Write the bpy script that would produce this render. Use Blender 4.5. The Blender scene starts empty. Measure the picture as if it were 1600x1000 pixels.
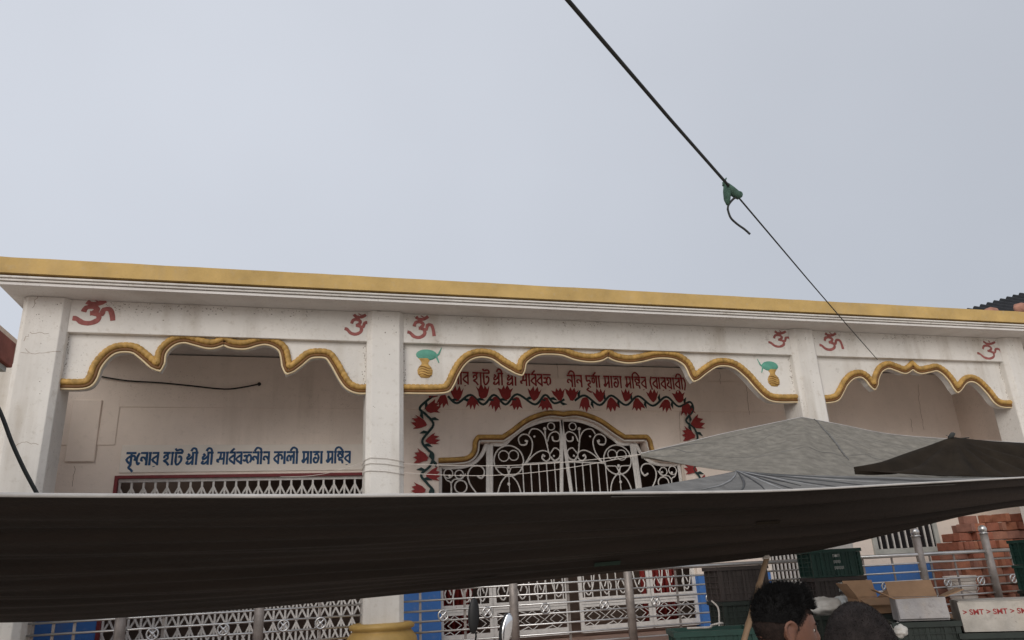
import bpy, bmesh, math, random
from mathutils import Vector, Matrix, noise
from mathutils.geometry import tessellate_polygon
random.seed(7)
S = bpy.context.scene
COL = S.collection

# ------------------------------------------------------------------ camera
EYE = 1.6
F, CX, CY = 1160.0, 800.0, 500.0
V = Vector((-174, -3370, F)).normalized()          # world up, seen in camera axes (x right, y down, z forward)
H = Vector((4300, 177, F)); H = (H - V*H.dot(V)).normalized()   # along the facade
D = H.cross(-V)
if D.z < 0: D = -D                                 # into the facade
cam = bpy.data.cameras.new('camera'); cam.sensor_width = 36; cam.lens = F/1600*36
cam.clip_start = .05; cam.clip_end = 2000
co = bpy.data.objects.new('camera', cam); COL.objects.link(co); S.camera = co
R = Matrix(((H.x, -H.y, -H.z), (D.x, -D.y, -D.z), (V.x, -V.y, -V.z)))
co.matrix_world = Matrix.Translation((0, 0, EYE)) @ R.to_4x4()

# ------------------------------------------------------------------ sky, sun, exposure
SUN_EL, SUN_AZ = 25, 214                           # degrees; azimuth clockwise from +Y
world = bpy.data.worlds.new('World'); S.world = world; world.use_nodes = True
wn = world.node_tree.nodes; wl = world.node_tree.links
sky = wn.new('ShaderNodeTexSky'); sky.sky_type = 'NISHITA'; sky.sun_disc = False
sky.sun_elevation = math.radians(SUN_EL); sky.sun_rotation = math.radians(SUN_AZ)
sky.dust_density = 4.0; sky.air_density = 1.0
veil = wn.new('ShaderNodeRGB'); veil.outputs[0].default_value = (6.65, 6.95, 7.6, 1)   # the overcast layer
# faint unevenness of the cloud layer
tc = wn.new('ShaderNodeTexCoord'); nz = wn.new('ShaderNodeTexNoise'); nz.inputs['Scale'].default_value = 1.3
nz.inputs['Detail'].default_value = 4
mr = wn.new('ShaderNodeMapRange'); mr.inputs['To Min'].default_value = .86; mr.inputs['To Max'].default_value = 1.14
vm = wn.new('ShaderNodeVectorMath'); vm.operation = 'SCALE'
dt = wn.new('ShaderNodeVectorMath'); dt.operation = 'DOT_PRODUCT'; dt.inputs[1].default_value = (-.20, -.05, .30)
ad = wn.new('ShaderNodeMath'); ad.operation = 'ADD'; ad.inputs[1].default_value = -.16
a2 = wn.new('ShaderNodeMath'); a2.operation = 'ADD'
wl.new(tc.outputs['Generated'], dt.inputs[0]); wl.new(dt.outputs['Value'], ad.inputs[0]); wl.new(ad.outputs[0], a2.inputs[0]); wl.new(mr.outputs[0], a2.inputs[1])
mx = wn.new('ShaderNodeMix'); mx.data_type = 'RGBA'; mx.inputs[0].default_value = .86
wl.new(tc.outputs['Generated'], nz.inputs['Vector']); wl.new(nz.outputs['Fac'], mr.inputs['Value'])
wl.new(veil.outputs[0], vm.inputs[0]); wl.new(a2.outputs[0], vm.inputs['Scale'])
wl.new(sky.outputs[0], mx.inputs[6]); wl.new(vm.outputs[0], mx.inputs[7])
bg = wn['Background']; bg.inputs['Strength'].default_value = .1
wl.new(mx.outputs[2], bg.inputs['Color'])
sl = bpy.data.lights.new('sun', 'SUN'); sl.energy = 1.3; sl.angle = math.radians(40); sl.color = (1, .96, .9)
so = bpy.data.objects.new('sun', sl); COL.objects.link(so)
e, a = math.radians(SUN_EL), math.radians(SUN_AZ)
sd = Vector((math.sin(a)*math.cos(e), math.cos(a)*math.cos(e), math.sin(e)))
so.rotation_euler = sd.to_track_quat('Z', 'Y').to_euler(); so.location = sd*30
S.view_settings.view_transform = 'Standard'; S.view_settings.look = 'None'
S.view_settings.exposure = .09; S.view_settings.gamma = 1; S.view_settings.use_curve_mapping = False

# ------------------------------------------------------------------ pixel -> place
def ray(px, py):
    d = Vector((px-CX, py-CY, F)); return Vector((d.dot(H), d.dot(D), d.dot(V)))
def at(px, py, Y):
    r = ray(px, py); r = r*(Y/r.y); return Vector((r.x, r.y, r.z+EYE))
def atd(px, py, d):                                # at a forward distance d
    r = ray(px, py); r = r*(d/F); return Vector((r.x, r.y, r.z+EYE))

# ------------------------------------------------------------------ materials
MATS = {}
def mat(name, col, rough=.7, var=.12, scale=3., bump=.15, bscale=60., spots=0., spotcol=(.05,.045,.04), metal=0., spec=.4, streak=False, trans=0., dado=None, stretch=None, rain=0.):
    m = bpy.data.materials.new(name); m.use_nodes = True; MATS[name] = m
    n = m.node_tree.nodes; l = m.node_tree.links; p = n['Principled BSDF']
    tc = n.new('ShaderNodeTexCoord')
    def noi(sc, det=5, stretch=None):
        t = n.new('ShaderNodeTexNoise'); t.inputs['Scale'].default_value = sc; t.inputs['Detail'].default_value = det
        t.inputs['Roughness'].default_value = .6
        if stretch:
            mp = n.new('ShaderNodeMapping'); mp.inputs['Scale'].default_value = stretch
            l.new(tc.outputs['Object'], mp.inputs['Vector']); l.new(mp.outputs[0], t.inputs['Vector'])
        else: l.new(tc.outputs['Object'], t.inputs['Vector'])
        return t.outputs['Fac']
    def ramp(src, a, b, va=0., vb=1.):
        r = n.new('ShaderNodeMapRange'); r.clamp = True
        r.inputs['From Min'].default_value = a; r.inputs['From Max'].default_value = b
        r.inputs['To Min'].default_value = va; r.inputs['To Max'].default_value = vb
        l.new(src, r.inputs['Value']); return r.outputs[0]
    def mixc(fac, A, B, blend='MIX'):
        x = n.new('ShaderNodeMix'); x.data_type = 'RGBA'; x.blend_type = blend
        for s, v in ((0, fac), (6, A), (7, B)):
            if hasattr(v, 'links') or hasattr(v, 'is_linked'): l.new(v, x.inputs[s])
            elif s == 0: x.inputs[0].default_value = v
            else: x.inputs[s].default_value = (*v[:3], 1)
        return x.outputs[2]
    st = (1, 1, .12) if streak else stretch
    base = col
    if dado:
        sx = n.new('ShaderNodeSeparateXYZ'); l.new(tc.outputs['Object'], sx.inputs[0])
        base = mixc(ramp(sx.outputs['Z'], dado[0]-.004, dado[0]+.004), dado[1], col)
    lo = tuple(c*(1-var) for c in (1, 1, 1)); hi = tuple(1+var*.5 for c in col)
    tint = mixc(ramp(noi(scale, 6, st), .3, .7), lo, hi)
    c = mixc(1.0, base, tint, 'MULTIPLY')
    if spots > 0:
        f = ramp(noi(9, 8), .74-spots*.2, .80-spots*.1, 0, .55)
        g = ramp(noi(55, 3), .62, .70, 0, .5)
        h = ramp(noi(1.6, 3), .42, .62)
        mm = n.new('ShaderNodeMath'); mm.operation = 'MAXIMUM'; l.new(f, mm.inputs[0]); l.new(g, mm.inputs[1])
        m2 = n.new('ShaderNodeMath'); m2.operation = 'MULTIPLY'; l.new(mm.outputs[0], m2.inputs[0]); l.new(h, m2.inputs[1])
        c = mixc(m2.outputs[0], c, spotcol)
    if rain:
        r1 = ramp(noi(3.2, 6, (1, 1, .10)), .50, .74, 0, rain); r2 = ramp(noi(.8, 4), .35, .65)
        m3 = n.new('ShaderNodeMath'); m3.operation = 'MULTIPLY'; l.new(r1, m3.inputs[0]); l.new(r2, m3.inputs[1])
        c = mixc(m3.outputs[0], c, (.33, .27, .20))
        r4 = ramp(noi(14, 8), .56, .72, 0, rain*.6); c = mixc(r4, c, (.45, .40, .33))
    l.new(c, p.inputs['Base Color'])
    p.inputs['Roughness'].default_value = rough; p.inputs['Metallic'].default_value = metal
    p.inputs['Specular IOR Level'].default_value = spec
    if bump:
        b = n.new('ShaderNodeBump'); b.inputs['Strength'].default_value = bump; b.inputs['Distance'].default_value = .01
        l.new(noi(bscale, 4, (1, 1, 1) if not streak else (1, 1, .2)), b.inputs['Height']); l.new(b.outputs[0], p.inputs['Normal'])
    if trans:
        tr = n.new('ShaderNodeBsdfTranslucent'); l.new(c, tr.inputs['Color'])
        ms = n.new('ShaderNodeMixShader'); ms.inputs[0].default_value = trans
        l.new(p.outputs[0], ms.inputs[1]); l.new(tr.outputs[0], ms.inputs[2])
        l.new(ms.outputs[0], n['Material Output'].inputs['Surface'])
    return m
WHITE = mat('white_plaster', (.715, .685, .64), .85, .14, 1.1, .3, 40, spots=.6, spotcol=(.16, .13, .10), rain=.75)
SOFF = mat('soffit_plaster', (.70, .67, .64), .9, .12, 1.5, .2, 40, spots=.35, spotcol=(.14, .11, .09), rain=.3)
WALL = mat('inner_wall_paint', (.90, .795, .71), .85, .10, 1.2, .2, 30, spots=.25, spotcol=(.3, .22, .17), rain=.3, dado=(1.47, (.06, .19, .52)))
BAND = mat('name_band_paint', (.86, .80, .73), .8, .08, 2, .1, 30)
YEL = mat('yellow_fascia_paint', (.54, .365, .135), .85, .22, 2.6, .3, 30, spots=.6, spotcol=(.28, .16, .06), rain=.35)
GOLD = mat('gold_rope_paint', (.50, .30, .085), .6, .45, 11, .5, 70, spots=.5, spotcol=(.16, .08, .03))
GOLDD = mat('dark_gold_paint', (.17, .075, .018), .55, .3, 14, .3, 90)
CREAM = mat('cream_edge_paint', (.74, .60, .38), .7, .15, 6, .1, 50)
POT = mat('gold_pot_paint', (.46, .29, .085), .45, .2, 5, .1, 40)
RED = mat('red_letter_paint', (.31, .034, .034), .7, .25, 20, 0)
OMRED = mat('om_red_paint', (.34, .115, .105), .85, .3, 25, 0)
BLUE = mat('blue_letter_paint', (.025, .085, .20), .7, .3, 20, 0)
VINE = mat('vine_green_paint', (.02, .05, .05), .7, .3, 20, 0)
COCO = mat('coconut_green_paint', (.11, .33, .25), .7, .2, 15, .1)
IRON = mat('white_iron_paint', (.72, .70, .67), .5, .15, 12, .1, 80, spots=.3, spotcol=(.25, .12, .06))
MAROON = mat('maroon_frame_paint', (.20, .03, .035), .6, .2, 8, .1)
STEEL = mat('stainless_steel', (.62, .61, .60), .32, .15, 6, .05, 60, metal=.85)
POSTM = mat('weathered_steel_post', (.33, .29, .265), .5, .35, 9, .2, 50, metal=.35)
FLOOR = mat('red_oxide_floor', (.36, .23, .18), .7, .2, 3, .2)
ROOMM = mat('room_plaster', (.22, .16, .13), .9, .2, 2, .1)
CURT = mat('red_curtain_cloth', (.30, .035, .03), .8, .3, 10, .1)
GROUND = mat('trodden_earth', (.50, .43, .36), .95, .3, .7, .5, 12)
TARPK = mat('black_tarpaulin', (.025, .0175, .014), .6, .4, 5, .35, 35, trans=.08, spec=.25, stretch=(.15, 1.2, 1.2))
TARPG = mat('grey_tarpaulin', (.225, .208, .178), .9, .32, 12, .7, 90, spots=.5, spotcol=(.12, .115, .10), spec=.1)
TARPB = mat('blue_grey_tarpaulin', (.175, .17, .162), .8, .35, 5, .3, 50, spec=.12)
TARPD = mat('dark_olive_tarpaulin', (.026, .020, .0145), .9, .4, 4, .4, 50, spec=.08)
FOLDD = mat('tarpaulin_fold_shade', (.075, .076, .078), .9, .3, 8, .2)  # dark tone painted for the shade in tarpaulin creases
FOLDL = mat('tarpaulin_fold_light', (.27, .27, .27), .8, .3, 8, .2)  # pale tone painted for the light on crease ridges
FOLDP = mat('green_patch', (.012, .032, .022), .7, .4, 9, .2)
FOLDG = mat('grey_tarpaulin_fold_shade', (.17, .16, .14), .9, .3, 8, .2)  # darker than the grey sheet, crease shade put into the colour
HEM = mat('tarpaulin_hem', (.50, .48, .46), .7, .2, 5, .2, 60)
CORD = mat('dark_cord', (.03, .032, .03), .8, .3, 30, 0)
STRING = mat('pale_string', (.55, .50, .45), .8, .2, 30, 0)
RAG = mat('green_rag', (.06, .12, .09), .85, .4, 30, .4, 60)
CRATEG = mat('green_crate_plastic', (.014, .058, .045), .5, .25, 8, .1)
CRATED = mat('dark_crate_plastic', (.017, .025, .021), .6, .3, 8, .1)
CRATEB = mat('brown_black_crate_plastic', (.050, .040, .037), .55, .3, 8, .1)
PRINT = mat('white_print', (.6, .62, .6), .7, .1, 20, 0)
CARD = mat('brown_cardboard', (.38, .235, .14), .85, .2, 6, .15)
CARDG = mat('grey_white_carton', (.38, .365, .37), .85, .3, 5, .25, spots=.7, rain=.5)
CARDW = mat('white_printed_carton', (.50, .465, .42), .85, .3, 5, .25, spots=.7, rain=.5)
BAMBOO = mat('bamboo', (.25, .165, .10), .6, .3, 9, .2, streak=True)
BRICKS = [mat('fired_brick_%s' % w, c, .9, .3, 9, .6, 30) for w, c in (('orange', (.36, .145, .085)), ('red', (.31, .115, .072)), ('pale', (.33, .155, .105)), ('dusty', (.31, .15, .11)))]
BAGW = mat('pale_sack_cloth', (.56, .54, .51), .8, .25, 7, .4, 40)
RUBBER = mat('black_rubber', (.015, .015, .016), .5, .2, 10, .05)
MIRR = mat('mirror_glass', (.8, .82, .85), .05, 0, 1, 0, metal=1.)
TANK = mat('motorcycle_paint', (.05, .01, .012), .25, .1, 3, 0, spec=.6)
SKIN = mat('brown_skin', (.165, .074, .047), .5, .25, 18, .2, 160)
STUB = mat('shaved_hair', (.028, .018, .015), .8, .4, 60, .3, 300, spec=.15)
HAIR = mat('black_hair', (.006, .0055, .0055), .7, .4, 60, .3, 300, spec=.12)
HAIR2 = mat('cropped_dark_hair', (.024, .019, .018), .8, .5, 40, .3, 400, spec=.15)
SHIRT = mat('grey_brown_shirt', (.20, .17, .15), .9, .2, 12, .3, 120)
SHIRT2 = mat('dark_check_shirt', (.05, .06, .09), .9, .3, 12, .3, 120)
TROUS = mat('dark_trousers', (.03, .032, .04), .9, .2, 12, .2, 100)
EYEW = mat('eye_white', (.42, .38, .34), .3, 0, 1, 0)
TIN = mat('dark_corrugated_tin', (.018, .019, .022), .9, .4, 3, .2, 30)
TILE = mat('clay_ridge_tile', (.36, .18, .13), .85, .3, 8, .4)
REDW = mat('red_slab_paint', (.28, .095, .07), .85, .3, 6, .5, 40, spots=.6, spotcol=(.08, .05, .04))
CONC = mat('pale_concrete', (.48, .49, .46), .9, .2, 5, .4, 40, spots=.3)
DARKW = mat('dark_window_pane', (.02, .02, .022), .15, .2, 4, 0)
LEAFP = mat('clear_plastic_sheet', (.50, .53, .55), .35, .25, 12, .4, 40)

# ------------------------------------------------------------------ mesh building
class MB:
    def __init__(s): s.v = []; s.f = []
    def add(s, vs, fs):
        o = len(s.v); s.v += [tuple(v) for v in vs]; s.f += [tuple(i+o for i in f) for f in fs]; return s
    def box(s, x0, x1, y0, y1, z0, z1):
        vs = [(x, y, z) for z in (z0, z1) for y in (y0, y1) for x in (x0, x1)]
        return s.add(vs, [(0,2,3,1), (4,5,7,6), (0,1,5,4), (2,6,7,3), (0,4,6,2), (1,3,7,5)])
    def obox(s, c, ax, ay, az):                     # centre and three half-axis vectors
        c, ax, ay, az = map(Vector, (c, ax, ay, az))
        vs = [c+ax*x+ay*y+az*z for z in (-1, 1) for y in (-1, 1) for x in (-1, 1)]
        return s.add(vs, [(0,2,3,1), (4,5,7,6), (0,1,5,4), (2,6,7,3), (0,4,6,2), (1,3,7,5)])
    def prism(s, poly, y0, y1):                     # poly in (x, z), extruded along y
        n = len(poly); tri = tessellate_polygon([[Vector((p[0], p[1], 0)) for p in poly]])
        vs = [(p[0], y0, p[1]) for p in poly]+[(p[0], y1, p[1]) for p in poly]
        fs = [tuple(t) for t in tri]+[tuple(i+n for i in t) for t in tri]
        fs += [(i, (i+1) % n, (i+1) % n+n, i+n) for i in range(n)]
        return s.add(vs, fs)
    def tube(s, pts, r, sides=8, closed=False, squash=None, cap=True):
        P = [Vector(p) for p in pts]; n = len(P)
        if n < 2: return s
        rr = r if isinstance(r, (list, tuple)) else [r]*n
        tang = []
        for i in range(n):
            a = P[i-1] if (i > 0 or closed) else P[i]; b = P[(i+1) % n] if (i < n-1 or closed) else P[i]
            t = (b-a); tang.append(t.normalized() if t.length > 1e-9 else Vector((0, 0, 1)))
        up = Vector((0, 1, 0)) if abs(tang[0].y) < .9 else Vector((1, 0, 0))
        nrm = (up-tang[0]*up.dot(tang[0])).normalized(); vs = []
        for i in range(n):
            t = tang[i]; nrm = nrm-t*nrm.dot(t)
            if nrm.length < 1e-6: nrm = t.orthogonal()
            nrm.normalize(); bn = t.cross(nrm)
            for k in range(sides):
                an = 2*math.pi*(k+.5)/sides; d = (nrm*math.cos(an)+bn*math.sin(an))*rr[i]
                if squash: d.y *= squash
                vs.append(P[i]+d)
        fs = []
        for i in range(n if closed else n-1):
            j = (i+1) % n
            for k in range(sides):
                k2 = (k+1) % sides; fs.append((i*sides+k, i*sides+k2, j*sides+k2, j*sides+k))
        if cap and not closed: fs += [tuple(range(sides))[::-1], tuple((n-1)*sides+k for k in range(sides))]
        return s.add(vs, fs)
    def lathe(s, prof, c=(0, 0, 0), seg=32, sy=1.):
        n = len(prof); vs = []
        for k in range(seg):
            a = 2*math.pi*k/seg
            vs += [(c[0]+r*math.cos(a), c[1]+r*math.sin(a)*sy, c[2]+z) for r, z in prof]
        fs = [(k*n+i, ((k+1) % seg)*n+i, ((k+1) % seg)*n+i+1, k*n+i+1) for k in range(seg) for i in range(n-1)]
        return s.add(vs, fs)
    def ell(s, c, rx, ry, rz, seg=14, rings=8):
        prof = [(math.sin(math.pi*i/rings), -math.cos(math.pi*i/rings)) for i in range(rings+1)]
        o = len(s.v); s.lathe(prof, (0, 0, 0), seg)
        for i in range(o, len(s.v)):
            v = s.v[i]; s.v[i] = (c[0]+v[0]*rx, c[1]+v[1]*ry, c[2]+v[2]*rz)
        return s
    def build(s, name, m, parent=None, smooth=False, bevel=0.):
        o = Vector(parent_world(parent)) if parent else Vector((0, 0, 0))
        me = bpy.data.meshes.new(name); me.from_pydata([tuple(Vector(v)-o) for v in s.v], [], s.f)
        b = bmesh.new(); b.from_mesh(me); bmesh.ops.remove_doubles(b, verts=b.verts, dist=1e-6)
        bmesh.ops.recalc_face_normals(b, faces=b.faces); b.to_mesh(me); b.free()
        if smooth:
            for p in me.polygons: p.use_smooth = True
        me.materials.append(m)
        ob = bpy.data.objects.new(name, me); COL.objects.link(ob)
        if parent: ob.parent = parent
        if bevel:
            bv = ob.modifiers.new('bevel', 'BEVEL'); bv.width = bevel; bv.segments = 2; bv.limit_method = 'ANGLE'
        return ob
def parent_world(o):
    p = Vector((0, 0, 0))
    while o: p += o.location; o = o.parent
    return p
def tag(o, label, cat, group=None):
    o['label'] = label; o['category'] = cat
    if group: o['group'] = group
    return o
def thing(name, loc, label, cat, group=None):
    o = bpy.data.objects.new(name, None); COL.objects.link(o); o.location = loc; o.empty_display_size = .1
    return tag(o, label, cat, group)
def struct(o, kind='structure'): o['kind'] = kind; return o
def share(src, name, parent, loc, rot=None, scale=None):       # another object on the same mesh
    c = bpy.data.objects.new(name, src.data); COL.objects.link(c); c.parent = parent; c.location = loc
    if rot: c.rotation_euler = rot
    if scale: c.scale = scale
    return c
def copy_tree(o, parent=None):
    c = o.copy(); COL.objects.link(c); c.parent = parent
    for ch in list(o.children): copy_tree(ch, c)
    return c
def smooth_path(pts, cusps=(), n=6, closed=False):
    P = [Vector(p) for p in pts]; out = []
    N = len(P); rng = range(N if closed else N-1)
    for i in rng:
        p1, p2 = P[i], P[(i+1) % N]
        p0 = P[i-1] if (i > 0 or closed) and i not in cusps else p1
        p3 = P[(i+2) % N] if (i+2 < N or closed) and (i+1) not in cusps else p2
        for k in range(n):
            t = k/n
            out.append(.5*((2*p1)+(p2-p0)*t+(2*p0-5*p1+4*p2-p3)*t*t+(3*p1-p0-3*p2+p3)*t**3))
    if not closed: out.append(P[-1])
    return out
def offset2(path, d):                              # offset a left-to-right path in the x-z plane, downwards for d > 0
    out = []; n = len(path)
    for i in range(n):
        a = path[i]-path[max(i-1, 0)]; b = path[min(i+1, n-1)]-path[i]
        if a.length < 1e-7: a = b
        if b.length < 1e-7: b = a
        na = Vector((a.z, 0, -a.x)).normalized(); nb = Vector((b.z, 0, -b.x)).normalized()
        m = na+nb
        if m.length < .2: m = na
        m.normalize(); k = min(1/max(m.dot(na), .35), 1.25)
        out.append(path[i]+m*d*k)
    return out
def strokes(mb, polys, org, sx, sz, w, Y, shear=0., rot=0.):     # painted brush strokes on the plane y = Y
    cr, sr = math.cos(rot), math.sin(rot)
    for poly in polys:
        P = []
        for (x, z) in poly:
            X, Z = (x+shear*z)*sx, z*sz
            P.append(Vector((org[0]+X*cr-Z*sr, Y, org[1]+X*sr+Z*cr)))
        if len(P) > 2: P = smooth_path(P, n=3)
        ph = random.uniform(0, 50)
        mb.tube(P, [w*(1+.28*noise.noise((ph+k*.55, 0, 0))) for k in range(len(P))], 6, squash=.12)

# ------------------------------------------------------------------ measured planes of the temple
YC, YF, YP, YI = 8.2, 8.26, 8.325, 10.2             # column front, frieze front, arch panel front, inner wall
ZS, ZFR, ZFL = 4.58, 4.22, .77                     # soffit, frieze bottom, veranda floor
COLX = [(-2.89, -2.45), (.62, 1.04), (6.25, 6.64), (9.83, 10.27)]

# ------------------------------------------------------------------ ground
g = MB().box(-300, 300, -300, 300, -.5, 0).build('ground', GROUND); struct(g)

# ------------------------------------------------------------------ temple
temple = thing('temple', (3.7, YC, 0), 'white single storey temple with yellow roof edge, scalloped arches and painted lotus border', 'temple')
MB().box(-3.6, 11.0, YC-.12, YI+4.2, .0, ZFL).build('plinth', FLOOR, temple)
# cornice: soffit slab, mouldings, yellow fascia
XL, XR = -3.017, 11.0
MB().box(XL, XR, YC-.305, YI+4.4, ZS, ZS+.028).build('roof_slab', SOFF, temple)
MB().box(XL+.02, XR-.02, YC-.27, YI+4.38, ZS+.0285, ZS+.103).build('cornice_groove', SOFF, temple)
for k_, (dz, th_, sp) in enumerate(((.036, .022, .325), (.063, .021, .345))):
    MB().box(XL-sp+.305, XR+sp-.305, YC-sp, YI+4.4, ZS+dz, ZS+dz+th_).build('cornice_moulding', WHITE, temple, bevel=.005)
fm = MB()
nseg = 90
for i in range(nseg):
    xa = XL-.06+(XR-XL+.12)*i/nseg; xb = XL-.06+(XR-XL+.12)*(i+1)/nseg
    def zt(x): return ZS+.270+.005*noise.noise((x*1.7, 0, 3))+.004*noise.noise((x*7, 2, 3))
    ya, yb = YC-.365, YI+4.4
    fm.add([(xa, ya, ZS+.104), (xb, ya, ZS+.104), (xb, ya, zt(xb)), (xa, ya, zt(xa)), (xa, yb, ZS+.104), (xb, yb, ZS+.104), (xb, yb, zt(xb)), (xa, yb, zt(xa))],
           [(0, 1, 2, 3), (3, 2, 6, 7), (1, 0, 4, 5), (4, 7, 6, 5)]+([(0, 3, 7, 4)] if i == 0 else [])+([(1, 5, 6, 2)] if i == nseg-1 else []))
fm.build('roof_fascia', YEL, temple)
# columns with chamfered corners
for (x0, x1) in COLX:
    c = .055
    poly = [(x0, YC+c), (x0+c, YC), (x1-c, YC), (x1, YC+c), (x1, YC+.42), (x0, YC+.42)]
    z0, z1 = ZFL-.05, ZS-.001; n = len(poly)
    m = MB().add([(p[0], p[1], z) for z in (z0, z1) for p in poly], [tuple(range(n))[::-1], tuple(range(n, 2*n))]+[(i, (i+1) % n, (i+1) % n+n, i+n) for i in range(n)])
    col = m.build('column', WHITE, temple, bevel=.008)
    xc = (x0+x1)/2; rr = .36
    prof = [(.0, .77), (.24, .77), (.27, .80), (.24, .84), (.33, .90), (rr+.01, .98), (rr, 1.06), (.315, 1.115), (.30, 1.135), (.335, 1.15), (.338, 1.185), (.31, 1.20), (.29, 1.205), (.0, 1.206)]
    MB().lathe(prof, (xc, YC+.21, 0), 40).build('column_pot_base', POT, temple, smooth=True)
# friezes, arch panels and gold rope mouldings
arch = [
 ([(98,597),(130,597),(140,590),(147,572),(160,555),(175,544),(192,540),(212,542),(227,552),(246,569),(248,552),(257,539),(272,529),(290,526),(307,530),(327,535),(340,533),(351,527),(362,534),(382,536),(400,531),(417,529),(435,535),(447,547),(452,574),(465,564),(480,552),(497,549),(515,552),(527,567),(537,585),(547,599),(560,605),(576,605)], (9, 17, 24)),
 ([(636,605),(688,605),(699,599),(707,582),(717,566),(731,554),(751,549),(772,553),(790,565),(811,577),(814,563),(825,553),(840,546),(860,545),(880,547),(900,554),(920,557),(937,555),(949,547),(960,555),(980,559),(1000,557),(1022,552),(1045,552),(1062,557),(1076,568),(1085,587),(1100,575),(1117,565),(1135,564),(1152,570),(1170,585),(1185,602),(1200,616),(1215,620),(1243,620)], (9, 18, 26)),
 ([(1295,622),(1303,619),(1311,608),(1318,595),(1330,584),(1345,582),(1357,590),(1364,600),(1366,587),(1373,574),(1386,568),(1400,572),(1413,576),(1424,567),(1435,576),(1450,574),(1462,572),(1475,579),(1487,592),(1495,605),(1505,592),(1517,589),(1530,595),(1545,610),(1557,625),(1567,629),(1577,629)], (7, 13, 19)),
]
for b in range(3):
    xl, xr = COLX[b][1]-.01, COLX[b+1][0]+.01
    MB().box(xl, xr, YF, YC+.40, ZFR, ZS-.001).build('frieze_beam', WHITE, temple, bevel=.006)
    pts = [at(px, py, YP) for px, py in arch[b][0]]
    pts[0].x = xl; pts[-1].x = xr
    path = smooth_path(pts, arch[b][1], 6)
    edge = offset2(path, .074)
    edge[0].x = xl; edge[-1].x = xr
    poly = [(p.x, p.z) for p in edge]+[(xr, ZFR-.001), (xl, ZFR-.001)]
    ap = MB().prism(poly, YP, YP+.10).build('arch_panel', WHITE, temple)
    # lip: cream painted band along the edge
    mid = offset2(path, .047)
    # resample for the rope
    def resample(p, step):
        out = [p[0].copy()]; acc = 0
        for i in range(1, len(p)):
            seg = p[i]-p[i-1]; L = seg.length
            if L < 1e-9: continue
            d = step-acc
            while d <= L: out.append(p[i-1]+seg*(d/L)); d += step
            acc = (acc+L) % step
        out.append(p[-1].copy()); return out
    rp = resample(path, .013)
    m = MB().tube([p+Vector((0, -.012, 0)) for p in rp], [.035*(.84 if i % 4 == 0 else 1.0+.04*noise.noise((i*.3, b, 0))) for i in range(len(rp))], 10)
    m.build('gold_rope', GOLD, ap, smooth=True)
    MB().tube([p+Vector((0, -.008, 0)) for p in resample(mid, .03)], .020, 8).build('dark_gold_bead', GOLDD, ap, smooth=True)
    MB().tube([p+Vector((0, -.003, 0)) for p in resample(offset2(path, .070), .03)], .014, 6).build('cream_edge', CREAM, ap, smooth=True)
# kalash emblems in low relief
for (px, py, sgn) in ((664, 568, 1), (1207, 584, -1)):
    c = at(px, py, YP)
    prof = [(0, -.155), (.05, -.15), (.085, -.11), (.09, -.06), (.07, -.02), (.042, .01), (.04, .03), (.06, .065), (.075, .08), (0, .082)]
    k = MB().lathe(prof, (c.x, YP-.001, c.z-.02), 28, .2).build('painted_pot', GOLD, temple, smooth=True)
    m = MB()
    for zz in (-.12, -.09, -.06, -.03): m.tube([(c.x-.075+.15*t/6, YP-.022+.014*abs(t/3-1), c.z-.02+zz+.012*math.sin(t)) for t in range(7)], .004, 5)
    m.build('pot_stripe', GOLDD, k)
    m = MB().ell((c.x+.02*sgn, YP, c.z+.105), .125, .02, .068, 24, 10)
    q = m.build('painted_coconut', COCO, temple, smooth=True)
    MB().tube([(c.x+.12*sgn, YP-.004, c.z+.085), (c.x+.165*sgn, YP-.004, c.z+.12), (c.x+.20*sgn, YP-.004, c.z+.20)], [.016, .011, .004], 6, squash=.3).tube([(c.x+.13*sgn, YP-.005, c.z+.10), (c.x+.165*sgn, YP-.005, c.z+.01)], [.012, .006], 6, squash=.3).build('coconut_stalk', COCO, q)
# om signs
OM = [[(.26,.60),(.32,.78),(.48,.82),(.60,.70),(.50,.54),(.42,.52)], [(.46,.53),(.62,.44),(.62,.22),(.44,.08),(.24,.12),(.10,.30),(.0,.34)],
      [(.58,.46),(.70,.46),(.76,.66),(.90,.66),(.96,.42),(.98,.14)], [(.34,1.06),(.46,.94),(.64,.96),(.80,1.08)], [(.56,1.06),(.58,1.10)]]
for i, (x0, y0, x1, y1, w, rot) in enumerate(((113,509,182,474,.026,.10), (538,524,580,492,.019,.0), (637,530,679,496,.020,.04), (1202,543,1235,518,.017,0), (1282,548,1313,521,.019,.0), (1529,561,1561,533,.017,-.04))):
    p, q = at(x0, y0, YF), at(x1, y1, YF); m = MB()
    strokes(m, OM, (p.x, p.z), q.x-p.x, (q.z-p.z)*.92, w, YF-.002, rot=rot)
    m.build('om_sign', OMRED, temple)

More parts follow.
